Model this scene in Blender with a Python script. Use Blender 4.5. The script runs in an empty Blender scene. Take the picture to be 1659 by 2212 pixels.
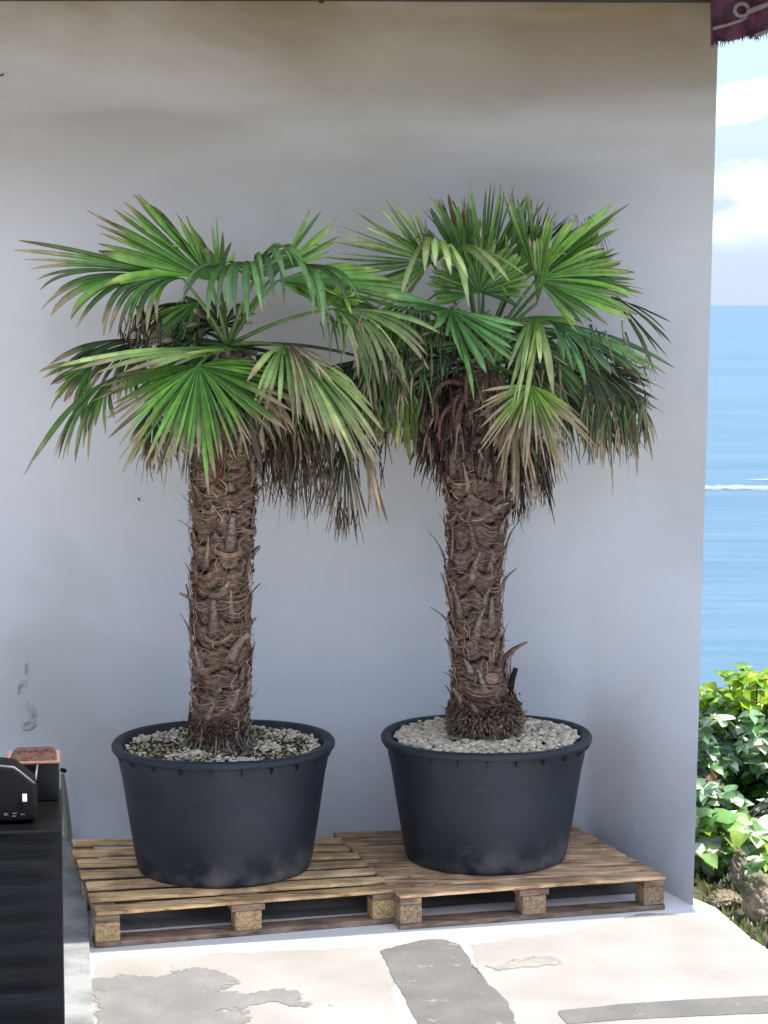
import bpy, math, random
from mathutils import Vector, noise
rnd = random.Random(7)
S = bpy.context.scene
COL = S.collection
R = math.radians

# ------------------------------------------------------------------ camera
FP = 4500.0; CX, CY = 829.5, 1106.0; CH = 2.5
TH = math.atan(448.0 / FP)
cam = bpy.data.cameras.new('camera'); camo = bpy.data.objects.new('camera', cam); COL.objects.link(camo)
cam.sensor_fit = 'VERTICAL'; cam.sensor_height = 24.0
cam.lens = 24.0 * FP / 2212.0
cam.clip_end = 200000; cam.clip_start = 0.1
camo.location = (0, 0, CH); camo.rotation_euler = (math.pi / 2 - TH, 0, 0)
S.camera = camo

# ------------------------------------------------------------------ world and sun
SUN_EL, SUN_AZ = 60.0, 106.0          # azimuth from +Y (away from the camera) towards +X
w = bpy.data.worlds.new("World"); S.world = w; w.use_nodes = True
nt = w.node_tree; nt.nodes.clear()
def N(nt, t, **k):
    n = nt.nodes.new(t)
    for a, b in k.items(): setattr(n, a, b)
    return n
out = N(nt, 'ShaderNodeOutputWorld'); bg = N(nt, 'ShaderNodeBackground')
sky = N(nt, 'ShaderNodeTexSky'); sky.sky_type = 'NISHITA'; sky.sun_disc = False
sky.sun_elevation = R(SUN_EL); sky.sun_rotation = R(SUN_AZ)
sky.air_density = 1.0; sky.dust_density = 0.6; sky.ozone_density = 1.5
tc = N(nt, 'ShaderNodeTexCoord'); mp = N(nt, 'ShaderNodeMapping')
mp.inputs['Scale'].default_value = (6.5, 6.5, 17.0); mp.inputs['Location'].default_value = (0.35, 0.3, 0.62)
nz = N(nt, 'ShaderNodeTexNoise'); nz.inputs['Scale'].default_value = 2.3; nz.inputs['Detail'].default_value = 7; nz.inputs['Roughness'].default_value = 0.47
rp = N(nt, 'ShaderNodeValToRGB'); rp.color_ramp.elements[0].position = 0.50; rp.color_ramp.elements[1].position = 0.68
mx = N(nt, 'ShaderNodeMixRGB'); mx.inputs[2].default_value = (6.0, 6.3, 6.9, 1)
L = nt.links.new
L(tc.outputs['Generated'], mp.inputs[0]); L(mp.outputs[0], nz.inputs[0]); L(nz.outputs[0], rp.inputs[0])
L(rp.outputs[0], mx.inputs[0]); tn = N(nt, 'ShaderNodeMixRGB', blend_type='MULTIPLY'); tn.inputs[0].default_value = 1; tn.inputs[2].default_value = (.92, .95, 1.0, 1); L(sky.outputs[0], tn.inputs[1]); 
sx = N(nt, 'ShaderNodeSeparateXYZ'); L(tc.outputs['Generated'], sx.inputs[0])
hz = N(nt, 'ShaderNodeMapRange', interpolation_type='SMOOTHSTEP'); hz.inputs[1].default_value = .0; hz.inputs[2].default_value = .30; hz.inputs[3].default_value = .92; hz.inputs[4].default_value = 0; L(sx.outputs[2], hz.inputs[0])
hm = N(nt, 'ShaderNodeMixRGB'); hm.inputs[2].default_value = (1.98, 2.38, 3.10, 1); L(hz.outputs[0], hm.inputs[0]); L(tn.outputs[0], hm.inputs[1]); L(hm.outputs[0], mx.inputs[1])
vl = N(nt, 'ShaderNodeMapRange', interpolation_type='SMOOTHSTEP'); vl.inputs[1].default_value = .3; vl.inputs[2].default_value = .8; vl.inputs[4].default_value = .45; L(sx.outputs[2], vl.inputs[0])  # pale veil added overhead, out of view, for soft top light
va_ = N(nt, 'ShaderNodeMath', operation='MAXIMUM'); lo_ = N(nt, 'ShaderNodeMapRange', interpolation_type='SMOOTHSTEP'); lo_.inputs[1].default_value = .022; lo_.inputs[2].default_value = .045; L(sx.outputs[2], lo_.inputs[0])
cm_ = N(nt, 'ShaderNodeMath', operation='MULTIPLY'); L(rp.outputs[0], cm_.inputs[0]); L(lo_.outputs[0], cm_.inputs[1]); L(cm_.outputs[0], va_.inputs[0]); L(vl.outputs[0], va_.inputs[1]); L(va_.outputs[0], mx.inputs[0]); L(mx.outputs[0], bg.inputs[0]); L(bg.outputs[0], out.inputs[0])
bg.inputs[1].default_value = 0.145
sl = bpy.data.lights.new('sun', 'SUN'); slo = bpy.data.objects.new('sun', sl); COL.objects.link(slo)
sl.energy = 4.2; sl.angle = R(0.5); sl.color = (1.0, 0.95, 0.87)
sd = Vector((math.sin(R(SUN_AZ)) * math.cos(R(SUN_EL)), math.cos(R(SUN_AZ)) * math.cos(R(SUN_EL)), math.sin(R(SUN_EL))))
slo.rotation_euler = (-sd).to_track_quat('-Z', 'Y').to_euler(); slo.location = (6, -2, 12)
S.view_settings.view_transform = 'Standard'; S.view_settings.look = 'None'
S.view_settings.exposure = 1.12; S.view_settings.gamma = 1
S.cycles.max_bounces = 7; S.cycles.diffuse_bounces = 4; S.cycles.transparent_max_bounces = 6

# ------------------------------------------------------------------ helpers
def at(px, py, Y):
    u = (px - CX) / FP; v = (CY - py) / FP
    d = Vector((u, math.cos(TH) + v * math.sin(TH), -math.sin(TH) + v * math.cos(TH)))
    return Vector((0, 0, CH)) + d * (Y / d.y)
def onz(px, py, z):
    u = (px - CX) / FP; v = (CY - py) / FP
    d = Vector((u, math.cos(TH) + v * math.sin(TH), -math.sin(TH) + v * math.cos(TH)))
    return Vector((0, 0, CH)) + d * ((z - CH) / d.z)

class MB:
    def __init__(s): s.v = []; s.f = []; s.c = []; s.smooth = True
    def add(s, vs, fs, col=None):
        o = len(s.v); s.v += [tuple(p) for p in vs]; s.f += [tuple(i + o for i in f) for f in fs]
        if col is None: s.c += [(1, 1, 1, 1)] * len(vs)
        elif isinstance(col, list): s.c += [tuple(c[:3]) + (1,) for c in col]
        else: s.c += [tuple(col[:3]) + (1,)] * len(vs)
    def box(s, lo, hi, col=None, M=None):
        x0, y0, z0 = lo; x1, y1, z1 = hi
        vs = [Vector(p) for p in ((x0,y0,z0),(x1,y0,z0),(x1,y1,z0),(x0,y1,z0),(x0,y0,z1),(x1,y0,z1),(x1,y1,z1),(x0,y1,z1))]
        if M: vs = [M(p) for p in vs]
        s.add(vs, [(0,3,2,1),(4,5,6,7),(0,1,5,4),(1,2,6,5),(2,3,7,6),(3,0,4,7)], col)
    def lathe(s, prof, n=96, c=(0,0,0), col=None, sweep=1.0, start=0.0):
        vs = []; fs = []
        full = sweep >= 1.0
        m = n if full else n + 1
        for r, z in prof:
            for i in range(m):
                a = start + 2 * math.pi * sweep * i / n
                vs.append((c[0] + r * math.cos(a), c[1] + r * math.sin(a), c[2] + z))
        for k in range(len(prof) - 1):
            for i in range(n):
                j = (i + 1) % m if full else i + 1
                fs.append((k*m+i, k*m+j, (k+1)*m+j, (k+1)*m+i))
        s.add(vs, fs, col)
    def tube(s, pts, rads, n=6, col=None, cap=True):
        pts = [Vector(p) for p in pts]
        if not isinstance(rads, (list, tuple)): rads = [rads] * len(pts)
        vs = []; fs = []; cols = []
        prev = None
        for k, p in enumerate(pts):
            t = (pts[min(k+1, len(pts)-1)] - pts[max(k-1, 0)])
            t = t.normalized() if t.length > 1e-9 else Vector((0,0,1))
            if prev is None:
                a = Vector((0,0,1)) if abs(t.z) < 0.9 else Vector((1,0,0))
                prev = t.cross(a).normalized()
            else:
                prev = (prev - t * prev.dot(t))
                prev = prev.normalized() if prev.length > 1e-6 else t.orthogonal().normalized()
            b = t.cross(prev)
            for i in range(n):
                a = 2 * math.pi * i / n
                vs.append(p + (prev * math.cos(a) + b * math.sin(a)) * rads[k])
                if isinstance(col, list): cols.append(col[k])
        for k in range(len(pts) - 1):
            for i in range(n):
                j = (i + 1) % n
                fs.append((k*n+i, k*n+j, (k+1)*n+j, (k+1)*n+i))
        if cap:
            fs.append(tuple(reversed(range(n)))); fs.append(tuple((len(pts)-1)*n + i for i in range(n)))
        s.add(vs, fs, cols if isinstance(col, list) else col)
    def build(s, name, mat, parent=None, smooth=True, bevel=0):
        me = bpy.data.meshes.new(name); me.from_pydata(s.v, [], s.f)
        at_ = me.color_attributes.new('Col', 'FLOAT_COLOR', 'POINT')
        flat = [x for c in s.c for x in c]; at_.data.foreach_set('color', flat)
        me.materials.append(mat)
        if smooth: me.polygons.foreach_set('use_smooth', [True] * len(me.polygons))
        me.update()
        o = bpy.data.objects.new(name, me); COL.objects.link(o)
        if parent: o.parent = parent
        if bevel:
            b = o.modifiers.new('bevel', 'BEVEL'); b.width = bevel; b.segments = 2; b.limit_method = 'ANGLE'; b.angle_limit = R(40)
        return o
def tag(o, label=None, cat=None, group=None, kind=None):
    for k, v in (('label', label), ('category', cat), ('group', group), ('kind', kind)):
        if v: o[k] = v
    return o
def empty(name, loc=(0,0,0)):
    o = bpy.data.objects.new(name, None); COL.objects.link(o); o.empty_display_size = 0.1
    return o       # parts are built in world coordinates; root stays at the origin until rebased
def rebase(root, loc):
    loc = Vector(loc); root.location = loc
    for ch in root.children: ch.location = ch.location - loc
def bez(a, b, c, t): return a * ((1-t)**2) + b * (2*t*(1-t)) + c * (t*t)
def nz3(x, y, z, s=1.0): return noise.noise(Vector((x*s, y*s, z*s)))

def mat(name, base=(0.5,0.5,0.5), rough=0.6, usecol=False, spec=0.5, scale=8.0, var=0.25, bump=0.0, bscale=40, dark=None, stretch=(1,1,1), trans=0, detail=6, fac=(0.35, 0.7)):
    m = bpy.data.materials.new(name); m.use_nodes = True
    t = m.node_tree; b = t.nodes['Principled BSDF']
    b.inputs['Roughness'].default_value = rough; b.inputs['Specular IOR Level'].default_value = spec
    tcx = N(t, 'ShaderNodeTexCoord'); mpx = N(t, 'ShaderNodeMapping'); mpx.inputs['Scale'].default_value = stretch
    t.links.new(tcx.outputs['Object'], mpx.inputs[0])
    n1 = N(t, 'ShaderNodeTexNoise'); n1.inputs['Scale'].default_value = scale; n1.inputs['Detail'].default_value = detail
    t.links.new(mpx.outputs[0], n1.inputs[0])
    r1 = N(t, 'ShaderNodeMapRange'); r1.inputs[1].default_value = fac[0]; r1.inputs[2].default_value = fac[1]
    t.links.new(n1.outputs[0], r1.inputs[0])
    mm = N(t, 'ShaderNodeMixRGB'); t.links.new(r1.outputs[0], mm.inputs[0])
    dk = dark if dark else tuple(c * (1 - var) for c in base)
    if usecol:
        vc = N(t, 'ShaderNodeVertexColor'); vc.layer_name = 'Col'
        m2 = N(t, 'ShaderNodeMixRGB', blend_type='MULTIPLY'); m2.inputs[0].default_value = 1
        mm.inputs[1].default_value = (1-var, 1-var, 1-var, 1); mm.inputs[2].default_value = (1+var*.6, 1+var*.6, 1+var*.6, 1)
        t.links.new(vc.outputs[0], m2.inputs[1]); t.links.new(mm.outputs[0], m2.inputs[2]); cs = m2.outputs[0]
    else:
        mm.inputs[1].default_value = (*dk, 1); mm.inputs[2].default_value = (*base, 1); cs = mm.outputs[0]
    t.links.new(cs, b.inputs['Base Color'])
    if bump:
        n2 = N(t, 'ShaderNodeTexNoise'); n2.inputs['Scale'].default_value = bscale; n2.inputs['Detail'].default_value = 5
        t.links.new(mpx.outputs[0], n2.inputs[0])
        bp = N(t, 'ShaderNodeBump'); bp.inputs['Strength'].default_value = bump; bp.inputs['Distance'].default_value = 0.01
        t.links.new(n2.outputs[0], bp.inputs['Height']); t.links.new(bp.outputs[0], b.inputs['Normal'])
    if trans:
        tr = N(t, 'ShaderNodeBsdfTranslucent'); ms = N(t, 'ShaderNodeMixShader'); ms.inputs[0].default_value = trans
        hs = N(t, 'ShaderNodeMixRGB', blend_type='MULTIPLY'); hs.inputs[0].default_value = 1; hs.inputs[2].default_value = (1.35, 1.3, .5, 1)
        t.links.new(cs, hs.inputs[1]); t.links.new(hs.outputs[0], tr.inputs[0])
        o = t.nodes['Material Output']
        t.links.new(b.outputs[0], ms.inputs[1]); t.links.new(tr.outputs[0], ms.inputs[2]); t.links.new(ms.outputs[0], o.inputs[0])
    return m

# ------------------------------------------------------------------ materials
M = {}
M['wall'] = mat('plaster', (0.66, 0.66, 0.675), 0.85, scale=1.1, var=0.07, bump=0.28, bscale=38, spec=.2)
def wall_shade_tint(m):      # brown tint painting the eaves' shade onto the upper plaster, broken by noise
    t = m.node_tree; b = t.nodes['Principled BSDF']; src = b.inputs['Base Color'].links[0].from_socket
    tcx = N(t, 'ShaderNodeTexCoord'); sp = N(t, 'ShaderNodeSeparateXYZ'); t.links.new(tcx.outputs['Object'], sp.inputs[0])
    mpx = N(t, 'ShaderNodeMapping'); mpx.inputs['Scale'].default_value = (0.5, 1, 2.2); t.links.new(tcx.outputs['Object'], mpx.inputs[0])
    n = N(t, 'ShaderNodeTexNoise'); n.inputs['Scale'].default_value = 1.0; n.inputs['Detail'].default_value = 6; n.inputs['Distortion'].default_value = .5
    t.links.new(mpx.outputs[0], n.inputs[0])
    mr = N(t, 'ShaderNodeMapRange'); mr.inputs[1].default_value = 2.45; mr.inputs[2].default_value = 3.95; mr.interpolation_type = 'SMOOTHSTEP'
    t.links.new(sp.outputs[2], mr.inputs[0])
    n2 = N(t, 'ShaderNodeMapRange'); n2.inputs[1].default_value = .2; n2.inputs[2].default_value = .6; n2.inputs[3].default_value = .35; t.links.new(n.outputs[0], n2.inputs[0])
    ad = N(t, 'ShaderNodeMath', operation='MULTIPLY'); t.links.new(mr.outputs[0], ad.inputs[0]); t.links.new(n2.outputs[0], ad.inputs[1])
    mxx = N(t, 'ShaderNodeMixRGB'); t.links.new(ad.outputs[0], mxx.inputs[0]); t.links.new(src, mxx.inputs[1]); mxx.inputs[2].default_value = (0.205, 0.155, 0.088, 1)
    n5 = N(t, 'ShaderNodeTexNoise'); n5.inputs['Scale'].default_value = .75; n5.inputs['Detail'].default_value = 4; t.links.new(tcx.outputs['Object'], n5.inputs[0])
    m5 = N(t, 'ShaderNodeMapRange'); m5.inputs[1].default_value = .48; m5.inputs[2].default_value = .72; m5.inputs[4].default_value = .75; t.links.new(n5.outputs[0], m5.inputs[0])
    x5 = N(t, 'ShaderNodeMixRGB'); t.links.new(m5.outputs[0], x5.inputs[0]); t.links.new(mxx.outputs[0], x5.inputs[1]); x5.inputs[2].default_value = (0.41, 0.385, 0.32, 1)  # tan noise blotches, painting the palms' soft shadow into the plaster
    t.links.new(x5.outputs[0], b.inputs['Base Color'])
wall_shade_tint(M['wall'])
M['flake'] = mat('peeling_paint', (0.50, 0.52, 0.49), 0.8, scale=30, var=.25)
M['white_pave'] = mat('white_paving', (0.82, 0.81, 0.79), 0.8, scale=3, var=.04, bump=.15, bscale=60, spec=.2)
M['cream_pave'] = mat('dusty_paving', (0.36, 0.345, 0.325), 0.85, scale=2.2, dark=(0.29, 0.27, 0.252), bump=.25, bscale=50, spec=.2, detail=9)
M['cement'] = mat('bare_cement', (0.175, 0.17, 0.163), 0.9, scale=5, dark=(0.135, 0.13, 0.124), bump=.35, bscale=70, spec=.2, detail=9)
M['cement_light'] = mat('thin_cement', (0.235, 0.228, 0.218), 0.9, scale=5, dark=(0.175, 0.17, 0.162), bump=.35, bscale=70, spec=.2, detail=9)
M['kerb'] = mat('grey_kerb', (0.30, 0.305, 0.31), 0.85, scale=6, dark=(0.16, 0.17, 0.165), bump=.25, bscale=50, fac=(.3, .55), detail=9)
M['soil'] = mat('soil', (0.075, 0.05, 0.035), 0.95, scale=25, dark=(0.02, 0.014, 0.01), bump=1, bscale=60)
M['earth'] = mat('garden_earth', (0.10, 0.11, 0.05), 0.95, scale=5, dark=(0.05, 0.04, 0.02), bump=.6, bscale=20)
M['pebble'] = mat('pebble', (1,1,1), 0.75, usecol=True, scale=60, var=.15, bump=.2, bscale=150)
M['bark'] = mat('palm_bark', (1,1,1), 0.95, usecol=True, scale=55, var=.5, bump=.9, bscale=110, stretch=(1,1,2.2), spec=.1)
M['fibre'] = mat('palm_fibre', (1,1,1), 0.9, usecol=True, scale=40, var=.35, spec=.15)
M['leaf'] = mat('palm_leaf', (1,1,1), 0.36, usecol=True, scale=22, var=.28, trans=.22, spec=.5)
M['dryleaf'] = mat('dry_leaf', (1,1,1), 0.7, usecol=True, scale=22, var=.3, trans=.12, spec=.2)
M['shrub'] = mat('shrub_leaf', (1,1,1), 0.30, usecol=True, scale=14, var=.25, trans=.3, spec=.6)
M['soffit'] = mat('soffit_wood', (0.33, 0.23, 0.12), 0.7, scale=6, var=.3, stretch=(1, 8, 1))
M['fascia'] = mat('dark_fascia', (0.03, 0.027, 0.025), 0.6)
M['rock'] = mat('rock', (0.30, 0.24, 0.17), 0.95, scale=7, dark=(0.06, 0.075, 0.025), bump=1.0, bscale=60, fac=(.35, .6))
M['black'] = mat('black_plastic', (0.003, 0.003, 0.0035), 0.4, spec=.25, scale=20, var=.3)
M['bagcloth'] = mat('bag_cloth', (0.004, 0.004, 0.005), 0.8, spec=.15, scale=60, var=.5, bump=.2, bscale=160)
M['tag_white'] = mat('tag_white', (0.75, 0.76, 0.8), 0.5)
M['steel'] = mat('dull_steel', (0.11, 0.11, 0.12), 0.4, scale=40)
M['copper'] = mat('copper_trim', (0.26, 0.13, 0.085), 0.5, scale=30)
M['branch'] = mat('dark_branch', (0.02, 0.016, 0.013), 0.8, scale=30, bump=.5)

def mat_lid():
    m = mat('embossed_leather', (0.085, 0.03, 0.02), 0.55, scale=30, dark=(0.04, 0.013, 0.01))
    t = m.node_tree; b = t.nodes['Principled BSDF']
    tcx = N(t, 'ShaderNodeTexCoord'); v = N(t, 'ShaderNodeTexNoise'); v.inputs['Scale'].default_value = 55; v.inputs['Distortion'].default_value = 3.5
    t.links.new(tcx.outputs['Object'], v.inputs[0]); bp = N(t, 'ShaderNodeBump'); bp.inputs['Strength'].default_value = .9; bp.inputs['Distance'].default_value = .01
    t.links.new(v.outputs[0], bp.inputs['Height']); t.links.new(bp.outputs[0], b.inputs['Normal'])
    return m
M['lid'] = mat_lid()

def mat_wood(name, a, b_, c_, seed):
    m = bpy.data.materials.new(name); m.use_nodes = True; t = m.node_tree; b = t.nodes['Principled BSDF']
    b.inputs['Roughness'].default_value = .8; b.inputs['Specular IOR Level'].default_value = .2
    tcx = N(t, 'ShaderNodeTexCoord'); mp = N(t, 'ShaderNodeMapping'); mp.inputs['Scale'].default_value = (2.2, 26, 26); mp.inputs['Location'].default_value = (seed, seed, seed)
    oi = N(t, 'ShaderNodeObjectInfo'); va = N(t, 'ShaderNodeVectorMath', operation='ADD'); vs = N(t, 'ShaderNodeVectorMath', operation='SCALE'); vs.inputs['Scale'].default_value = 30
    cb = N(t, 'ShaderNodeCombineXYZ')
    for i in range(3): t.links.new(oi.outputs['Random'], cb.inputs[i])
    t.links.new(cb.outputs[0], vs.inputs[0]); t.links.new(tcx.outputs['Object'], va.inputs[0]); t.links.new(vs.outputs[0], va.inputs[1])
    t.links.new(va.outputs[0], mp.inputs[0])
    n = N(t, 'ShaderNodeTexNoise'); n.inputs['Scale'].default_value = 1.6; n.inputs['Detail'].default_value = 8; n.inputs['Distortion'].default_value = .6
    t.links.new(mp.outputs[0], n.inputs[0])
    r = N(t, 'ShaderNodeValToRGB'); e = r.color_ramp.elements; e[0].position = .30; e[0].color = (*c_, 1); e[1].position = .68; e[1].color = (*a, 1)
    k = e.new(.47); k.color = (*b_, 1)
    t.links.new(n.outputs[0], r.inputs[0])
    n3 = N(t, 'ShaderNodeTexNoise'); n3.inputs['Scale'].default_value = 7; n3.inputs['Detail'].default_value = 6; t.links.new(va.outputs[0], n3.inputs[0])
    r3 = N(t, 'ShaderNodeMapRange'); r3.inputs[1].default_value = .38; r3.inputs[2].default_value = .62; r3.inputs[3].default_value = .6; r3.inputs[4].default_value = 1.1; t.links.new(n3.outputs[0], r3.inputs[0])
    ml = N(t, 'ShaderNodeMixRGB', blend_type='MULTIPLY'); ml.inputs[0].default_value = 1
    rr = N(t, 'ShaderNodeMapRange'); rr.inputs[3].default_value = .78; rr.inputs[4].default_value = 1.15; t.links.new(oi.outputs['Random'], rr.inputs[0])
    mu = N(t, 'ShaderNodeMath', operation='MULTIPLY'); t.links.new(r3.outputs[0], mu.inputs[0]); t.links.new(rr.outputs[0], mu.inputs[1])
    t.links.new(r.outputs[0], ml.inputs[1]); t.links.new(mu.outputs[0], ml.inputs[2]); t.links.new(ml.outputs[0], b.inputs['Base Color'])
    bp = N(t, 'ShaderNodeBump'); bp.inputs['Strength'].default_value = .5; bp.inputs['Distance'].default_value = .006
    t.links.new(n.outputs[0], bp.inputs['Height']); t.links.new(bp.outputs[0], b.inputs['Normal'])
    return m
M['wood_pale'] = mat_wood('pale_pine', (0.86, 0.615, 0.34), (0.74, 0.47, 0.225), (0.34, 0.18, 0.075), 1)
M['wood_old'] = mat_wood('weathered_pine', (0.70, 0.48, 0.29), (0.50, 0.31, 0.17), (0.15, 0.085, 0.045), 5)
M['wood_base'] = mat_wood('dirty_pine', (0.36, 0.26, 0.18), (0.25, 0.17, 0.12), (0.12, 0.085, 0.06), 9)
def mat_chip(name, a, b_):
    m = bpy.data.materials.new(name); m.use_nodes = True; t = m.node_tree; b = t.nodes['Principled BSDF']; b.inputs['Roughness'].default_value = .9
    tcx = N(t, 'ShaderNodeTexCoord'); v = N(t, 'ShaderNodeTexVoronoi'); v.inputs['Scale'].default_value = 130; t.links.new(tcx.outputs['Object'], v.inputs[0])
    mx_ = N(t, 'ShaderNodeMixRGB'); mx_.inputs[1].default_value = (*a, 1); mx_.inputs[2].default_value = (*b_, 1)
    sp = N(t, 'ShaderNodeSeparateColor'); t.links.new(v.outputs['Color'], sp.inputs[0]); t.links.new(sp.outputs[0], mx_.inputs[0]); t.links.new(mx_.outputs[0], b.inputs['Base Color'])
    bp = N(t, 'ShaderNodeBump'); bp.inputs['Strength'].default_value = .4; bp.inputs['Distance'].default_value = .004; t.links.new(sp.outputs[1], bp.inputs['Height']); t.links.new(bp.outputs[0], b.inputs['Normal'])
    return m
M['chip_pale'] = mat_chip('chipboard', (0.52, 0.37, 0.18), (0.25, 0.155, 0.07))
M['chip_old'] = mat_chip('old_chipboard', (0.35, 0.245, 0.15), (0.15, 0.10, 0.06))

def mat_pot():
    m = bpy.data.materials.new('pot_plastic'); m.use_nodes = True; t = m.node_tree; b = t.nodes['Principled BSDF']
    b.inputs['Specular IOR Level'].default_value = .4
    tcx = N(t, 'ShaderNodeTexCoord')
    n = N(t, 'ShaderNodeTexNoise'); n.inputs['Scale'].default_value = 3.2; n.inputs['Detail'].default_value = 8; t.links.new(tcx.outputs['Object'], n.inputs[0])
    r = N(t, 'ShaderNodeValToRGB'); e = r.color_ramp.elements; e[0].position = .35; e[0].color = (0.0105, 0.0150, 0.0235, 1); e[1].position = .68; e[1].color = (0.0185, 0.0250, 0.0370, 1)
    t.links.new(n.outputs[0], r.inputs[0])
    # dust near the foot and smudges
    sp = N(t, 'ShaderNodeSeparateXYZ'); t.links.new(tcx.outputs['Object'], sp.inputs[0])
    mr = N(t, 'ShaderNodeMapRange'); mr.inputs[1].default_value = .17; mr.inputs[2].default_value = 0.0; t.links.new(sp.outputs[2], mr.inputs[0])
    n2 = N(t, 'ShaderNodeTexNoise'); n2.inputs['Scale'].default_value = 9; n2.inputs['Detail'].default_value = 9; t.links.new(tcx.outputs['Object'], n2.inputs[0])
    mr2 = N(t, 'ShaderNodeMapRange'); mr2.inputs[1].default_value = .42; mr2.inputs[2].default_value = .72; t.links.new(n2.outputs[0], mr2.inputs[0])
    mu = N(t, 'ShaderNodeMath', operation='MULTIPLY'); t.links.new(mr.outputs[0], mu.inputs[0]); t.links.new(mr2.outputs[0], mu.inputs[1])
    mxd = N(t, 'ShaderNodeMixRGB'); t.links.new(mu.outputs[0], mxd.inputs[0]); t.links.new(r.outputs[0], mxd.inputs[1]); mxd.inputs[2].default_value = (0.15, 0.135, 0.125, 1)
    # horizontal scuffs
    mp = N(t, 'ShaderNodeMapping'); mp.inputs['Scale'].default_value = (3, 3, 55); t.links.new(tcx.outputs['Object'], mp.inputs[0])
    n4 = N(t, 'ShaderNodeTexNoise'); n4.inputs['Scale'].default_value = 2.2; n4.inputs['Detail'].default_value = 3; t.links.new(mp.outputs[0], n4.inputs[0])
    mr4 = N(t, 'ShaderNodeMapRange'); mr4.inputs[1].default_value = .70; mr4.inputs[2].default_value = .76; mr4.inputs[4].default_value = .3; t.links.new(n4.outputs[0], mr4.inputs[0])
    mx4 = N(t, 'ShaderNodeMixRGB'); t.links.new(mr4.outputs[0], mx4.inputs[0]); t.links.new(mxd.outputs[0], mx4.inputs[1]); mx4.inputs[2].default_value = (0.13, 0.14, 0.16, 1)
    vs_ = N(t, 'ShaderNodeTexVoronoi', feature='DISTANCE_TO_EDGE'); vs_.inputs['Scale'].default_value = 5; ms_ = N(t, 'ShaderNodeMapping'); ms_.inputs['Rotation'].default_value = (.5, .3, .8); t.links.new(tcx.outputs['Object'], ms_.inputs[0]); t.links.new(ms_.outputs[0], vs_.inputs[0])
    m6 = N(t, 'ShaderNodeMapRange'); m6.inputs[1].default_value = .006; m6.inputs[2].default_value = .0; t.links.new(vs_.outputs['Distance'], m6.inputs[0])
    m7 = N(t, 'ShaderNodeMapRange'); m7.inputs[1].default_value = .56; m7.inputs[2].default_value = .62; m7.inputs[4].default_value = .25; t.links.new(n2.outputs[0], m7.inputs[0])
    m8 = N(t, 'ShaderNodeMath', operation='MULTIPLY'); t.links.new(m6.outputs[0], m8.inputs[0]); t.links.new(m7.outputs[0], m8.inputs[1])
    mx6 = N(t, 'ShaderNodeMixRGB'); t.links.new(m8.outputs[0], mx6.inputs[0]); t.links.new(mx4.outputs[0], mx6.inputs[1]); mx6.inputs[2].default_value = (.16, .17, .19, 1)
    t.links.new(mx6.outputs[0], b.inputs['Base Color'])
    rr = N(t, 'ShaderNodeMapRange'); rr.inputs[3].default_value = .42; rr.inputs[4].default_value = .68; t.links.new(n2.outputs[0], rr.inputs[0]); t.links.new(rr.outputs[0], b.inputs['Roughness'])
    bp = N(t, 'ShaderNodeBump'); bp.inputs['Strength'].default_value = .12; bp.inputs['Distance'].default_value = .01; t.links.new(n.outputs[0], bp.inputs['Height']); t.links.new(bp.outputs[0], b.inputs['Normal'])
    return m
M['pot'] = mat_pot()

def mat_sea():
    m = bpy.data.materials.new('sea_water'); m.use_nodes = True; t = m.node_tree; b = t.nodes['Principled BSDF']
    b.inputs['Roughness'].default_value = .45; b.inputs['Specular IOR Level'].default_value = .25
    tcx = N(t, 'ShaderNodeTexCoord'); mp = N(t, 'ShaderNodeMapping'); mp.inputs['Scale'].default_value = (0.006, 0.035, 1); t.links.new(tcx.outputs['Object'], mp.inputs[0])
    n = N(t, 'ShaderNodeTexNoise'); n.inputs['Scale'].default_value = 1.3; n.inputs['Detail'].default_value = 8; n.inputs['Roughness'].default_value = .6; t.links.new(mp.outputs[0], n.inputs[0])
    r = N(t, 'ShaderNodeValToRGB'); e = r.color_ramp.elements; e[0].position = .35; e[0].color = (0.052, 0.120, 0.185, 1); e[1].position = .68; e[1].color = (0.108, 0.188, 0.262, 1)
    mp3 = N(t, 'ShaderNodeMapping'); mp3.inputs['Scale'].default_value = (0.03, 0.22, 1); t.links.new(tcx.outputs['Object'], mp3.inputs[0])
    n3 = N(t, 'ShaderNodeTexNoise'); n3.inputs['Scale'].default_value = 1.4; n3.inputs['Detail'].default_value = 10; n3.inputs['Roughness'].default_value = .7; t.links.new(mp3.outputs[0], n3.inputs[0])
    av = N(t, 'ShaderNodeMixRGB'); av.inputs[0].default_value = .45; t.links.new(n.outputs[0], av.inputs[1]); t.links.new(n3.outputs[0], av.inputs[2])
    t.links.new(av.outputs[0], r.inputs[0]); t.links.new(r.outputs[0], b.inputs['Base Color'])
    mp2 = N(t, 'ShaderNodeMapping'); mp2.inputs['Scale'].default_value = (0.05, 0.35, 1); t.links.new(tcx.outputs['Object'], mp2.inputs[0])
    n2 = N(t, 'ShaderNodeTexNoise'); n2.inputs['Scale'].default_value = 1.5; n2.inputs['Detail'].default_value = 6; t.links.new(mp2.outputs[0], n2.inputs[0])
    bp = N(t, 'ShaderNodeBump'); bp.inputs['Strength'].default_value = .5; bp.inputs['Distance'].default_value = .6; t.links.new(n2.outputs[0], bp.inputs['Height']); t.links.new(bp.outputs[0], b.inputs['Normal'])
    return m
M['sea'] = mat_sea()
M['foam_old'] = mat('sea_foam', (0.75, 0.79, 0.82), 0.8, scale=.08, dark=(0.25, 0.42, 0.55), detail=8)

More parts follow.
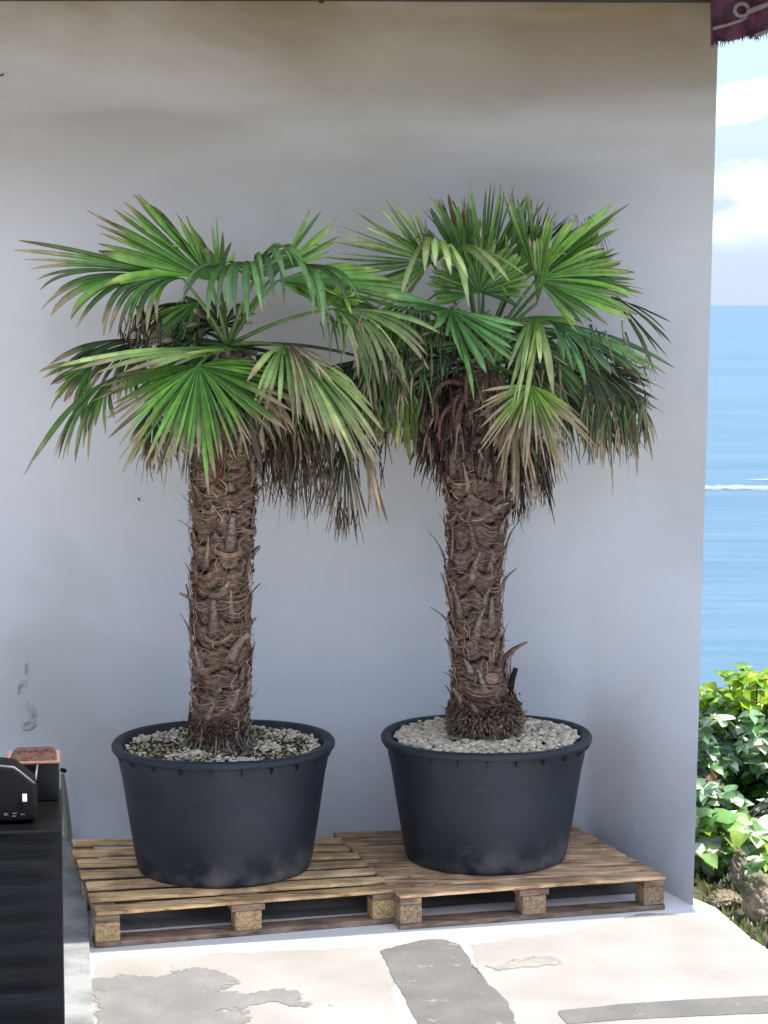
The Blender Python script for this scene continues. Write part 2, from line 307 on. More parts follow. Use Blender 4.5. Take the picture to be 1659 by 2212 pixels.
def mat_wrap():
    m = mat('black_wrap', (0.003, 0.0038, 0.0075), 0.5, spec=.16, scale=3, dark=(0.001, 0.001, 0.0015), stretch=(1,1,7), bump=.4, bscale=9)
    return m
M['wrap'] = mat_wrap()
def mat_foam():     # broken white water: holes where the noise thins it out
    m = bpy.data.materials.new('sea_foam'); m.use_nodes = True; t = m.node_tree; b = t.nodes['Principled BSDF']; b.inputs['Roughness'].default_value = .9
    b.inputs['Base Color'].default_value = (.50, .56, .62, 1)
    vc = N(t, 'ShaderNodeVertexColor'); vc.layer_name = 'Col'; tcx = N(t, 'ShaderNodeTexCoord'); mp = N(t, 'ShaderNodeMapping'); mp.inputs['Scale'].default_value = (.12, .03, 1)
    n = N(t, 'ShaderNodeTexNoise'); n.inputs['Scale'].default_value = 2.5; n.inputs['Detail'].default_value = 8; t.links.new(tcx.outputs['Object'], mp.inputs[0]); t.links.new(mp.outputs[0], n.inputs[0])
    a = N(t, 'ShaderNodeMath', operation='ADD'); sp = N(t, 'ShaderNodeSeparateColor'); t.links.new(vc.outputs[0], sp.inputs[0]); t.links.new(sp.outputs[0], a.inputs[0]); t.links.new(n.outputs[0], a.inputs[1])
    mr = N(t, 'ShaderNodeMapRange'); mr.inputs[1].default_value = .85; mr.inputs[2].default_value = 1.9; t.links.new(a.outputs[0], mr.inputs[0]); t.links.new(mr.outputs[0], b.inputs['Alpha'])
    return m
M['foam'] = mat_foam()
M['awning'] = mat('maroon_cloth', (0.105, 0.024, 0.058), 0.85, scale=14, dark=(0.035, 0.014, 0.024), bump=.5, bscale=80, trans=0)
M['awning_trim'] = mat('grey_braid', (0.20, 0.17, 0.18), 0.9, scale=40)

def grit(m, col, lo, hi, sc):      # flecks of worn paint / grit
    t = m.node_tree; b = t.nodes['Principled BSDF']; src = b.inputs['Base Color'].links[0].from_socket
    tcx = N(t, 'ShaderNodeTexCoord'); n = N(t, 'ShaderNodeTexNoise'); n.inputs['Scale'].default_value = sc; n.inputs['Detail'].default_value = 12; n.inputs['Roughness'].default_value = .7
    t.links.new(tcx.outputs['Object'], n.inputs[0]); mr = N(t, 'ShaderNodeMapRange'); mr.inputs[1].default_value = lo; mr.inputs[2].default_value = hi; t.links.new(n.outputs[0], mr.inputs[0])
    x = N(t, 'ShaderNodeMixRGB'); t.links.new(mr.outputs[0], x.inputs[0]); t.links.new(src, x.inputs[1]); x.inputs[2].default_value = (*col, 1); t.links.new(x.outputs[0], b.inputs['Base Color'])
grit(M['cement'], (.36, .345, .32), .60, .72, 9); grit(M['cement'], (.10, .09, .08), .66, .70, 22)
grit(M['cream_pave'], (.30, .28, .25), .61, .68, 5); grit(M['cream_pave'], (.20, .18, .15), .68, .72, 26)
grit(M['white_pave'], (.45, .43, .40), .66, .72, 7); grit(M['kerb'], (.12, .12, .11), .64, .7, 18)
grit(M['wall'], (.42, .40, .36), .68, .76, 9)
# ------------------------------------------------------------------ setting: ground, sea
def sheet(name, pts, z, m, kind='structure', thick=0):
    b = MB(); n = len(pts)
    b.add([(p[0], p[1], z) for p in pts], [tuple(range(n))])
    if thick:
        b.add([(p[0], p[1], z) for p in pts] + [(p[0], p[1], z - thick) for p in pts], [(i, i + n, (i+1) % n + n, (i+1) % n) for i in range(n)])
    o = b.build(name, m, smooth=False); tag(o, kind=kind)
    # make sure the top faces up
    if o.data.polygons[0].normal.z < 0: o.data.flip_normals()
    return o
g = MB()     # terrain: terrace then a steep drop to the sea
ys = [-60, -20, 0, 6, 9, 12.6, 14.5, 20, 30, 45, 60]; zs = [-.03, -.03, -.03, -.03, -.03, -.05, -1.8, -8, -18, -33, -36]
xs = [-80, -40, -15, -5, 0, 5, 15, 40, 80]
vs = [(x, y, z + (nz3(x, y, 0, .2) * .6 if y > 13 else 0)) for y, z in zip(ys, zs) for x in xs]
nx = len(xs); g.add(vs, [(j*nx+i, j*nx+i+1, (j+1)*nx+i+1, (j+1)*nx+i) for j in range(len(ys)-1) for i in range(nx-1)])
tag(g.build('ground', M['earth']), kind='structure')
sea = MB(); sea.add([(-60000, 20, -32), (60000, 20, -32), (60000, 90000, -32), (-60000, 90000, -32)], [(0,1,2,3)])
tag(sea.build('sea', M['sea'], smooth=False), kind='structure')
# foam: the breaking swell and two fainter streaks
def foam(py, x0, x1, hpx, seed):
    b = MB(); n = 60; rows_ = []
    for j, (f, cc) in enumerate(((-1, 0), (-.5, .5), (0, 1), (.35, .6), (1, 0))):
        for i in range(n + 1):
            x = x0 + (x1 - x0) * i / n; e = math.sin(math.pi * i / n) ** .3
            c = py + 2.5 * nz3(x * .02, seed, 0); h = hpx * e * (.8 + .5 * nz3(x * .05, seed + 5, 0))
            b.v.append(tuple(onz(x, c + h * f, -31.8))); b.c.append((cc * e, cc * e, cc * e, 1))
    b.f = [(j*(n+1)+i, j*(n+1)+i+1, (j+1)*(n+1)+i+1, (j+1)*(n+1)+i) for j in range(4) for i in range(n)]
    return b
fm = MB()
for a in ((1053, 1380, 1900, 13, 1), (1036, 1600, 1800, 6, 3)):
    q = foam(*a); fm.add(q.v, q.f, list(q.c))
tag(fm.build('sea_foam', M['foam'], smooth=False), kind='structure')

# paving
pr = [onz(1545, 1960, 0), onz(1580, 1990, 0), onz(1620, 2025, 0), onz(1700, 2080, 0), onz(1840, 2170, 0)]
pave = [(-9, 9.6), (-9, -8), (5, -8), (5, 4)] + [(p.x, p.y) for p in reversed(pr)] + [(1.262, 8.70), (1.15, 9.2), (1.1, 9.6)]
sheet('pavement', pave, 0.0, M['white_pave'], thick=.06)
def jag(pts, amp, depth=4, seed=0):
    r = random.Random(seed); P = [Vector((p[0], p[1])) for p in pts]
    for d in range(depth):
        Q = []
        for i, p in enumerate(P):
            q = P[(i+1) % len(P)]; Q.append(p); e = q - p
            k = .5 + r.uniform(-.12, .12)
            Q.append(p + e * k + Vector((-e.y, e.x)) * r.uniform(-amp, amp))
        P = Q
    return P
def worn(m, k, sc, soft=.06):     # a coat that thins out raggedly: the noise decides where its edge breaks up
    m = m.copy(); t = m.node_tree; b = t.nodes['Principled BSDF']
    vc = N(t, 'ShaderNodeVertexColor'); vc.layer_name = 'Col'; sp = N(t, 'ShaderNodeSeparateColor'); t.links.new(vc.outputs[0], sp.inputs[0])
    tcx = N(t, 'ShaderNodeTexCoord'); n = N(t, 'ShaderNodeTexNoise'); n.inputs['Scale'].default_value = sc; n.inputs['Detail'].default_value = 12; n.inputs['Roughness'].default_value = .62
    t.links.new(tcx.outputs['Object'], n.inputs[0])
    m1 = N(t, 'ShaderNodeMath', operation='MULTIPLY_ADD'); t.links.new(n.outputs[0], m1.inputs[0]); m1.inputs[1].default_value = k; m1.inputs[2].default_value = -k * .5
    m2 = N(t, 'ShaderNodeMath', operation='ADD'); t.links.new(m1.outputs[0], m2.inputs[0]); t.links.new(sp.outputs[0], m2.inputs[1])
    mr = N(t, 'ShaderNodeMapRange'); mr.inputs[1].default_value = .5 - soft; mr.inputs[2].default_value = .5 + soft; t.links.new(m2.outputs[0], mr.inputs[0]); t.links.new(mr.outputs[0], b.inputs['Alpha'])
    return m
def patch(name, px, z, m, ragged=.6, band=.07, seed=1):
    P = [(q.x, q.y) for q in (onz(x, y, z) for x, y in px)]; n = len(P)
    def sdist(x, y):
        best = 9; ins = False
        for i in range(n):
            (ax, ay), (bx_, by) = P[i], P[(i+1) % n]; ex, ey = bx_-ax, by-ay
            t = max(0, min(1, ((x-ax)*ex + (y-ay)*ey) / (ex*ex + ey*ey + 1e-12))); best = min(best, math.hypot(ax+ex*t-x, ay+ey*t-y))
            if (ay > y) != (by > y) and x < (bx_-ax) * (y-ay) / (by-ay) + ax: ins = not ins
        return best if ins else -best
    x0, x1 = min(p[0] for p in P) - .06, max(p[0] for p in P) + .06; y0, y1 = max(min(p[1] for p in P) - .06, 6.2), max(p[1] for p in P) + .06
    st = .022; nx_, ny_ = int((x1-x0)/st) + 1, int((y1-y0)/st) + 1; b = MB(); idx = {}; D = {}
    for j in range(ny_ + 1):
        for i in range(nx_ + 1): D[i, j] = sdist(x0 + i*st, y0 + j*st)
    def vi(i, j):
        if (i, j) not in idx:
            idx[i, j] = len(b.v); b.v.append((x0 + i*st, y0 + j*st, z)); c_ = max(0, min(1, .5 + D[i, j] / band * .5)); b.c.append((c_, c_, c_, 1))
        return idx[i, j]
    for j in range(ny_):
        for i in range(nx_):
            if max(D[i, j], D[i+1, j], D[i, j+1], D[i+1, j+1]) > -band * .9: b.f.append((vi(i, j), vi(i+1, j), vi(i+1, j+1), vi(i, j+1)))
    o = b.build(name, worn(m, ragged, 7), smooth=False); return tag(o, kind='structure')
patch('pavement_cream_layer', [(200, 2085), (235, 2070), (330, 2068), (480, 2058), (700, 2048), (840, 2042), (900, 2500), (195, 2500)], .002, M['cream_pave'], .9, .05)
patch('pavement_cream_layer', [(1015, 2040), (1130, 2025), (1240, 2010), (1330, 1988), (1400, 1972), (1500, 1975), (1535, 1985), (1655, 2075), (1900, 2260), (2000, 2560), (1140, 2560)], .002, M['cream_pave'], .9, .05)
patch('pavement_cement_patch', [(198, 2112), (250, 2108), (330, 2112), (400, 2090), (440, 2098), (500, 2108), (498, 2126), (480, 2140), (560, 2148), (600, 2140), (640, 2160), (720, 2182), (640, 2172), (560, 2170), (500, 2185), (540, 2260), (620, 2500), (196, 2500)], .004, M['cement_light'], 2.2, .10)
patch('pavement_cement_patch', [(822, 2053), (860, 2042), (915, 2028), (960, 2028), (995, 2040), (1012, 2062), (1050, 2120), (1090, 2155), (1108, 2190), (1125, 2260), (1140, 2560), (1040, 2560), (900, 2212), (860, 2130)], .004, M['cement'], .8, .03)  # grey band with a rounded far end
patch('pavement_cement_patch', [(1205, 2190), (1210, 2182), (1350, 2168), (1500, 2158), (1700, 2148), (1800, 2150), (1800, 2185), (1600, 2190), (1500, 2195), (1350, 2202), (1225, 2212)], .004, M['cement'], .5, .02)  # thin grey strip across the paving
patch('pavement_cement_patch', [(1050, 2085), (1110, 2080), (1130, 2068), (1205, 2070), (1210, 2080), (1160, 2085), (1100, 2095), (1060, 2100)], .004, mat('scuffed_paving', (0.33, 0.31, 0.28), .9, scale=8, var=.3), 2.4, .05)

patch('pavement_cement_patch', [(240, 2010), (860, 1965), (1420, 1925), (1300, 1840), (760, 1850), (190, 1860)], .004, M['cement'], .3, .04)  # grey sheet painting the shade under both pallets
# low kerb beside the black counter
kb = MB(); q = [onz(205, 2212, 0), onz(190, 1960, 0), onz(158, 1815, 0)]
d0 = (q[0] - q[1]).normalized(); f0 = q[0] + d0 * 3
rt = [f0, q[0], q[1], Vector((q[2].x, 9.44, 0))]
vs = []
for p in rt:
    for dx, z in ((0, -.05), (-.006, .05), (-.9, .055), (-.9, -.05)): vs.append((p.x + dx, p.y, z))
fs = [(k*4+i, k*4+(i+1) % 4, k*4+4+(i+1) % 4, k*4+4+i) for k in range(3) for i in range(4)] + [(0,1,2,3)]
kb.add(vs, fs)
tag(kb.build('kerb', M['kerb'], smooth=False), kind='structure')

# ------------------------------------------------------------------ house
house = empty('house')
tag(house, 'pale plastered house wall under wooden eaves, standing behind both potted palms', 'house')
WY = 9.45; TOPZ = at(800, 0, WY).z + .004
wb = MB()
Pb = onz(1497, 1958, 0); Pt = at(1552, 0, Pb.y)
# flat main face whose foot flares forward in a plastered batter at the free end
H = 4.2; rows = 60; ncol = 34
def py_of(Y, z): return CY + FP * math.tan(math.atan((CH - z) / Y) - TH)
def flare(z): return (WY - Pb.y) * max(0.0, 1 - z / 1.75) ** 1.6
def xend(z):
    Y = WY - flare(max(0, z)); py = py_of(Y, max(0, z)); px = 1552 - 55 * max(0, py - 60) / 1898
    return at(px, py, Y).x + .0035 * nz3(0, 0, z * 2.1 + 3)
base_x = [-9, -6, -4, -2, -1, 0, .35]
vs = []; endx = []
for k in range(rows + 1):
    z = -.05 + (H + .05) * k / rows; xe = xend(z); endx.append((xe, WY - flare(max(0, z)), z))
    for i in range(ncol + 1):
        x = base_x[i] if i < 7 else .35 + (xe - .35) * (i - 6) / (ncol - 6)
        g_ = .16 * max(0, min(1, (x - .35) / .6)) ** 2 + .84 * max(0, min(1, (x - .93) / (xe - .93))) ** 1.15
        vs.append((x, WY - flare(max(0, z)) * g_, z))
nc = ncol + 1
wb.add(vs, [(j*nc+i, j*nc+i+1, (j+1)*nc+i+1, (j+1)*nc+i) for j in range(rows) for i in range(nc-1)])
vs = []
for xe, ye, z in endx: vs += [(xe, ye, z), (xe - .03, WY + .5, z)]
wb.add(vs, [(k*2, k*2+1, k*2+3, k*2+2) for k in range(rows)])
wb.add([(-9, WY + .5, -.05), (1.2, WY + .5, -.05), (1.3, WY + .5, H), (-9, WY + .5, H)], [(0,1,2,3)])
wo = wb.build('wall', M['wall'], house)
md = wo.modifiers.new('edge', 'EDGE_SPLIT'); md.split_angle = R(50)
# eaves over the palms (soffit boards) and roof
def slab(name, x0, x1, y0a, y0b, y1, z0, z1, m):
    b = MB(); b.add([(x0, y0a, z0), (x1, y0b, z0), (x1, y1, z0), (x0, y1, z0), (x0, y0a, z1), (x1, y0b, z1), (x1, y1, z1), (x0, y1, z1)],
        [(0,3,2,1), (4,5,6,7), (0,1,5,4), (1,2,6,5), (2,3,7,6), (3,0,4,7)])
    return b.build(name, m, house, smooth=False)
g0 = onz(205, 2052, 0); g1 = onz(1497, 1966, 0); ez = 4.21; sh = Vector((sd.x / sd.z, sd.y / sd.z)) * ez
e0 = Vector((g0.x, g0.y - .05)) + sh; e1 = Vector((g1.x, g1.y - .05)) + sh; sl_ = (e1.y - e0.y) / (e1.x - e0.x)
yl = e0.y + sl_ * (-9 - e0.x) ; yr = e0.y + sl_ * (3.64 - e0.x)
slab('eaves', -9, 3.64, yl, yr, 9.62, 4.21, 4.26, M['soffit'])
slab('roof', -9, 3.64, yl + .03, yr + .03, 9.95, 4.263, 4.36, M['fascia'])
# dark trim board where wall meets eaves
tb = MB(); xs_ = [-2.2 + .3 * k for k in range(13)] ; xe = xend(3.9); xs_ = [x for x in xs_ if x < xe] + [xe + .012]
vs = []
for x in xs_:
    zt = at(900, .2 + 3.2 * max(0, min(1, (x + .2) / 1.2)), WY - .03).z
    vs += [(x, WY - .03, zt), (x, WY - .03, 4.2), (x, WY + .02, 4.2), (x, WY + .02, zt)]
tb.add(vs, [(k*4+i, k*4+(i+1) % 4, k*4+4+(i+1) % 4, k*4+4+i) for k in range(len(xs_)-1) for i in range(4)] + [(len(vs)-4, len(vs)-3, len(vs)-2, len(vs)-1)])
tb.build('trim_board', M['fascia'], house, smooth=False)
# peeling paint curls on the wall, modelled as thin lifted flakes
def flake(px, wpx, lift, seed):
    b = MB(); n = len(px); r = random.Random(seed)
    top = []; bot = []
    for i, (x, y) in enumerate(px):
        p = at(x, y, WY); top.append(p + Vector((0, -.002, 0)))
        q_ = at(x + wpx[i][0], y + wpx[i][1], WY); bot.append(q_ + Vector((0, -lift, 0)))
    b.add(top + bot, [(i, i+1, n+i+1, n+i) for i in range(n-1)])
    return b
for a in (([(60, 1515), (72, 1522), (80, 1535), (79, 1550)], [(0, 14), (-3, 12), (-8, 8), (-12, -2)], .022, 1),
          ([(44, 1565), (52, 1552), (66, 1548), (78, 1556)], [(6, 4), (4, 8), (2, 9), (-4, 6)], .02, 2),
          ([(48, 1578), (58, 1580), (70, 1577), (80, 1566)], [(2, -3), (0, -4), (-1, -4), (-3, -2)], .012, 3),
          ([(38, 1500), (38, 1482), (44, 1470), (56, 1468)], [(2, 0), (3, 1), (5, 6), (2, 14)], .014, 4),
          ([(54, 1432), (52, 1446), (54, 1458)], [(4, 0), (4, 2), (2, 0)], .010, 5)):
    flake(*a).build('paint_flake', M['flake'], house)
def hook(px, label, name='wall_hook'):
    b = MB(); b.tube([at(x, y, WY - .012) for x, y in px], .0035, 6)
    o = b.build(name, M['black'], house); return o
hook([(688, -4), (690, 5), (696, 6), (699, 0)], '')
hook([(298, 1075), (302, 1082)], '', 'nail'); hook([(0, 164), (8, 160)], '', 'nail'); hook([(1121, 1497), (1124, 1501)], '', 'nail')

# maroon patterned cloth hanging off the eaves beyond the wall end
cl = MB(); n = 40; m_ = 10; YC = 9.2; vs = []
edge = [(1535, 96), (1556, 102), (1562, 94), (1572, 98), (1583, 92), (1592, 103), (1596, 94), (1610, 90), (1622, 88), (1636, 80), (1652, 74), (1680, 66), (1760, 50)]
def ed(x):
    for a, b in zip(edge, edge[1:]):
        if a[0] <= x <= b[0]: return a[1] + (b[1]-a[1]) * (x-a[0]) / (b[0]-a[0])
    return 80
n = 70
for i in range(n + 1):
    x = 1535 + (1755 - 1535) * i / n; yb = 92 - (x - 1535) * .17 + 9 * nz3(x * .045, 0, 0) + 4 * nz3(x * .3, 2, 0)
    for j in range(m_ + 1):
        y = -60 + (yb + 60) * j / m_; p = at(x, y, YC + .03 * math.sin(x * .09) * (j / m_)); vs.append(p)
fs = [(i*(m_+1)+j, (i+1)*(m_+1)+j, (i+1)*(m_+1)+j+1, i*(m_+1)+j+1) for i in range(n) for j in range(m_)]
cl.add(vs, fs)
awn = empty('awning'); tag(awn, 'maroon cloth awning with grey looped braid and frayed lower edge by the wall top', 'awning')
o = cl.build('cloth', M['awning'], awn); sm = o.modifiers.new('t', 'SOLIDIFY'); sm.thickness = .006
br = MB()
br.tube([at(1602 + 15 * math.cos(a) , 21 + 14 * math.sin(a), YC - .03) for a in [k * .45 for k in range(15)]], .010, 6)
br.tube([at(x, y, YC - .03) for x, y in ((1540, 62), (1570, 54), (1600, 44), (1614, 36))], .008, 6)
br.tube([at(x, y, YC - .035) for x, y in ((1614, 26), (1640, 16), (1665, 6), (1690, 2))], .013, 6)
br.tube([at(x, y, YC - .03) for x, y in ((1630, 78), (1648, 70), (1665, 64))], .010, 6)
br.build('braid', M['awning_trim'], awn)
fr = MB()
for i in range(260):
    x = 1537 + rnd.random() * 205; y = 92 - (x - 1535) * .17 + 9 * nz3(x * .045, 0, 0); p = at(x, y - 3, YC)
    e = at(x + rnd.uniform(-5, 5), y + rnd.choice((2, 3, 4, 6, 11)) * rnd.uniform(.6, 1.2), YC)
    fr.tube([p, (p + e) / 2 + Vector((rnd.uniform(-.003, .003), 0, 0)), e], [.0025, .002, .0008], 4)
fr.build('fringe', M['awning'], awn)

# ------------------------------------------------------------------ pallets (warped box grid laid on four corners)
def pallet(label, BL, BR, FR, FL, top, chip, gap, nb):
    root = empty('pallet'); ZT = .144; bt = .015 if gap > .02 else .02
    c = [onz(*BL, ZT), onz(*BR, ZT), onz(*FR, ZT), onz(*FL, ZT)]
    def W(p):   # p.x 0..1.2 , p.y 0..1.0 (front..back)
        u = p.x / 1.2; v = p.y
        q = (c[3] * (1-u) + c[2] * u) * (1-v) + (c[0] * (1-u) + c[1] * u) * v
        return Vector((q.x, q.y, p.z))
    def piece(name, lo, hi, m, warp=0.0):
        b = MB(); nx = 12; x0, y0, z0 = lo; x1, y1, z1 = hi; vs = []; sd_ = rnd.random() * 99
        for i in range(nx + 1):
            x = x0 + (x1-x0) * i / nx
            wy = warp * nz3(x * 2.5, sd_, 0); wz = warp * .5 * nz3(x * 2, sd_, 7)
            for (yy, zz) in ((y0, z0), (y1, z0), (y1, z1), (y0, z1)):
                vs.append(W(Vector((x, yy + wy + warp * .4 * nz3(x * 7, sd_, yy * 9), zz + wz))))
        fs = [(k*4+i, k*4+4+i, k*4+4+(i+1) % 4, k*4+(i+1) % 4) for k in range(nx) for i in range(4)]
        fs += [(0,1,2,3), (nx*4+3, nx*4+2, nx*4+1, nx*4)]
        b.add(vs, fs); return b.build(name, m, root, smooth=False, bevel=.004)
    wdt = (1.0 - gap * (nb - 1)) / nb
    for i in range(nb):
        y0 = i * (wdt + gap); e = rnd.uniform(-.008, .008)
        piece('top_board', (0 + e, y0, .144 - bt + rnd.uniform(-.001, .001)), (1.2 + e, y0 + wdt, ZT), top, .008)
    for x0, x1 in ((0.0, .10), (.53, .67), (1.10, 1.2)):     # stringers run front to back
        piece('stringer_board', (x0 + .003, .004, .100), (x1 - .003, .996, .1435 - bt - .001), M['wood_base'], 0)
        for y0, y1 in ((.0, .10), (.45, .55), (.9, 1.0)):
            xx0, xx1 = (x0, x1) if x0 != .53 else (.545, .655)
            piece('block', (xx0 + .002, y0 + .003, .0225), (xx1 - .002, y1 - .003, .0995), chip, 0)
    for y0, y1 in ((0, .10), (.45, .55), (.9, 1.0)):
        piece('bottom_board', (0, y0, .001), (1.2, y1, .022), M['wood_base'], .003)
    tag(root, label, 'pallet', 'wooden pallets under the palm pots')
    mid = (c[0] + c[1] + c[2] + c[3]) / 4
    for ch in root.children: ch.location = (-mid.x, -mid.y, 0)
    root.location = (mid.x, mid.y, 0)
    return root
pallet('pale yellow wooden pallet with gapped boards under the left palm pot', (152, 1812), (732, 1809), (857, 1920), (204, 1972), M['wood_pale'], M['chip_pale'], .066, 7)
pallet('weathered brown wooden pallet with close boards under the right palm pot', (718, 1797), (1237, 1781), (1438, 1892), (864, 1934), M['wood_old'], M['chip_old'], .026, 8)

# ------------------------------------------------------------------ pots
ZP = .1455
def pot(label, cx, front_y, rb, rt, hgt, seed):
    fy = onz(cx, front_y, ZP).y; cy = fy + rb; c = at(cx, 1700, cy); c = Vector((c.x, cy, ZP))
    root = empty('plant_pot'); b = MB()
    pr = [(0, 0.004), (rb - .02, 0.0), (rb - .004, .004), (rb, .014)]
    for k in range(1, 13):
        f = k / 12; r_ = rb + (rt - .03 - rb) * (f ** .92); pr.append((r_, .014 + (hgt - .075) * f))
    ro = rt - .03
    pr = [(r_ + (.0035 if z_ > hgt - .135 else 0), z_) for r_, z_ in pr]
    pr += [(ro + .004, hgt - .05), (ro + .005, hgt - .034), (rt - .006, hgt - .031), (rt, hgt - .024), (rt + .001, hgt - .010), (rt - .005, hgt - .002), (rt - .014, hgt), (rt - .036, hgt - .002), (rt - .042, hgt - .008), (ro - .022, hgt - .05), (rb - .03, .12), (0, .12)]
    b.lathe(pr, 128)
    # slight out-of-round
    b.v = [(x * (1 + .006 * math.sin(2 * math.atan2(y, x) + seed)), y * (1 + .006 * math.sin(2 * math.atan2(y, x) + seed)), z + .003 * math.sin(3 * math.atan2(y, x) + seed) * z / hgt) for x, y, z in b.v]
    o = b.build('pot_body', M['pot'], root)
    es = o.modifiers.new('e', 'EDGE_SPLIT'); es.split_angle = R(60)
    for k in range(22):                      # gusset tabs under the rim
        a = 2 * math.pi * k / 22 + .1; t = MB(); ca, sa = math.cos(a), math.sin(a)
        def P(r_, s_, z_): return (r_ * ca - s_ * sa, r_ * sa + s_ * ca, z_)
        zt = hgt - .033; h = .002
        t.add([P(ro - .006, -h, zt), P(rt - .005, -h, zt), P(rt - .012, -h, zt - .016), P(ro - .010, -h, zt - .042),
               P(ro - .006, h, zt), P(rt - .005, h, zt), P(rt - .012, h, zt - .016), P(ro - .010, h, zt - .042)],
              [(0,1,2,3), (7,6,5,4), (0,4,5,1), (1,5,6,2), (2,6,7,3), (3,7,4,0)])
        t.build('rim_gusset', M['pot'], root, smooth=False)
    for a in (-1.22, -1.98, -.4, 1.2, 2.3, -2.75):
        r_ = rb + .003; t = MB(); ca, sa = math.cos(a + seed), math.sin(a + seed); zc = .045
        ring = [(r_ * ca - .008 * math.cos(q_) * sa, r_ * sa + .008 * math.cos(q_) * ca, zc + .008 * math.sin(q_)) for q_ in [k * math.pi / 6 for k in range(12)]]
        rb2 = [(x * .97, y * .97, z) for x, y, z in ring]
        t.add(ring + rb2, [tuple(range(12))] + [(i, (i+1) % 12, 12+(i+1) % 12, 12+i) for i in range(12)])
        t.build('drain_hole', M['black'], root, smooth=False)
    root.location = c
    tag(root, label, 'plant pot', 'big black plastic pots')
    return c
potL = pot('big dark plastic pot with dusty foot standing on pale yellow pallet', 484, 1921, .365, .466, .538, .0)
potR = pot('big dark plastic pot with rim full of white pebbles on brown pallet', 1050, 1893, .345, .450, .532, .15)

def ico(r_, c, sx, sy, sz, rot, rg):
    t = (1 + 5 ** .5) / 2
    V0 = [(-1,t,0),(1,t,0),(-1,-t,0),(1,-t,0),(0,-1,t),(0,1,t),(0,-1,-t),(0,1,-t),(t,0,-1),(t,0,1),(-t,0,-1),(-t,0,1)]
    F0 = [(0,11,5),(0,5,1),(0,1,7),(0,7,10),(0,10,11),(1,5,9),(5,11,4),(11,10,2),(10,7,6),(7,1,8),(3,9,4),(3,4,2),(3,2,6),(3,6,8),(3,8,9),(4,9,5),(2,4,11),(6,2,10),(8,6,7),(9,8,1)]
    V = [Vector(v).normalized() for v in V0]; F = []; cache = {}
    def midp(a, b):
        k = (min(a,b), max(a,b))
        if k not in cache: V.append(((V[a]+V[b])/2).normalized()); cache[k] = len(V)-1
        return cache[k]
    for a, b, c_ in F0:
        x, y, z = midp(a,b), midp(b,c_), midp(c_,a); F += [(a,x,z),(b,y,x),(c_,z,y),(x,y,z)]
    ca, sa = math.cos(rot), math.sin(rot); vs = []
    for v in V:
        k = r_ * (1 + .22 * nz3(v.x + rg*7, v.y, v.z, 1.3)); x, y, z = v.x*sx*k, v.y*sy*k, v.z*sz*k
        vs.append((c[0] + x*ca - y*sa, c[1] + x*sa + y*ca, c[2] + z))
    return vs, F
def filling(c, rt, hgt, drop, trunk_r, dens, left):
    z0 = ZP + hgt - drop; s = MB(); rr = rt - .055; vs = [(c.x, c.y, z0 + .01)]; fs = []
    for k in range(1, 9):
        for i in range(48):
            a = 2 * math.pi * i / 48; r_ = rr * k / 8
            vs.append((c.x + r_*math.cos(a), c.y + r_*math.sin(a), z0 + .012 * nz3(math.cos(a)*k, math.sin(a)*k, 3)))
    fs = [(0, 1+i, 1+(i+1) % 48) for i in range(48)] + [(1+(k-1)*48+i, 1+k*48+i, 1+k*48+(i+1) % 48, 1+(k-1)*48+(i+1) % 48) for k in range(1, 8) for i in range(48)]
    s.add(vs, fs); tag(s.build('potting_soil', M['soil']), kind='stuff', label='dark soil inside the %s pot' % ('left' if left else 'right'), cat='soil')
    b = MB()
    for i in range(dens):
        a = rnd.random() * 6.283; r_ = math.sqrt(rnd.uniform((trunk_r/rr)**2, 1)) * rr * .985
        x, y = c.x + r_*math.cos(a), c.y + r_*math.sin(a)
        if left:
            cl_ = nz3(x*6, y*6, 1)
            if rnd.random() > .30 + 1.5*cl_: 
                if rnd.random() < .35:  continue
                cc = rnd.choice([(.34,.29,.12), (.26,.20,.09), (.46,.40,.22), (.16,.11,.06), (.42,.36,.24)]); sz = rnd.uniform(.003, .008)
            else: v_ = rnd.uniform(.45, .75); cc = (v_, v_*.88, v_*.66); sz = rnd.uniform(.005, .0115)
        else:
            v_ = rnd.uniform(.5, .85); v_ *= .92; cc = (v_, v_*.85, v_*.62); sz = rnd.uniform(.007, .017)
            if rnd.random() < .12: cc = (v_*.6, v_*.55, v_*.45)
        q_ = ico(sz, (x, y, z0 + .006 + rnd.random()*.012), 1.15, .85, .65, rnd.random()*6, rnd.random()*9)
        b.add(q_[0], q_[1], cc)
    tag(b.build('pebbles', M['pebble']), kind='stuff', label='scattered small white pebbles and moss round the left trunk' if left else 'thick layer of white pebbles round the right trunk', cat='pebbles')
    return z0
zL = filling(potL, .466, .538, .035, .10, 2300, True)
zR = filling(potR, .450, .532, .022, .10, 1700, False)

# ------------------------------------------------------------------ palms
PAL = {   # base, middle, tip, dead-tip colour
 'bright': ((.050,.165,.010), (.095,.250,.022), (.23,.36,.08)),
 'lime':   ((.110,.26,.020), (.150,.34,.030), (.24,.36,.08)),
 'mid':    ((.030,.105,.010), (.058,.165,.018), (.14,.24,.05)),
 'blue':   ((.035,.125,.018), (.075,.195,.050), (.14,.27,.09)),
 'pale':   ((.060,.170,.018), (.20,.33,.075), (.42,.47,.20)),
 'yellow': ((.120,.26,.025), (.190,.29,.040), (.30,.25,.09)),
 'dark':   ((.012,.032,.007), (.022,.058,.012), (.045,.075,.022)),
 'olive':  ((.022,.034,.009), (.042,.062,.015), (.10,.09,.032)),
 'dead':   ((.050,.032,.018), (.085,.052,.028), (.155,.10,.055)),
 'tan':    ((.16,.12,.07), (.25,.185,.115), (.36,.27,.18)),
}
TAN = (.36, .27, .17); BRN = (.11, .065, .038)
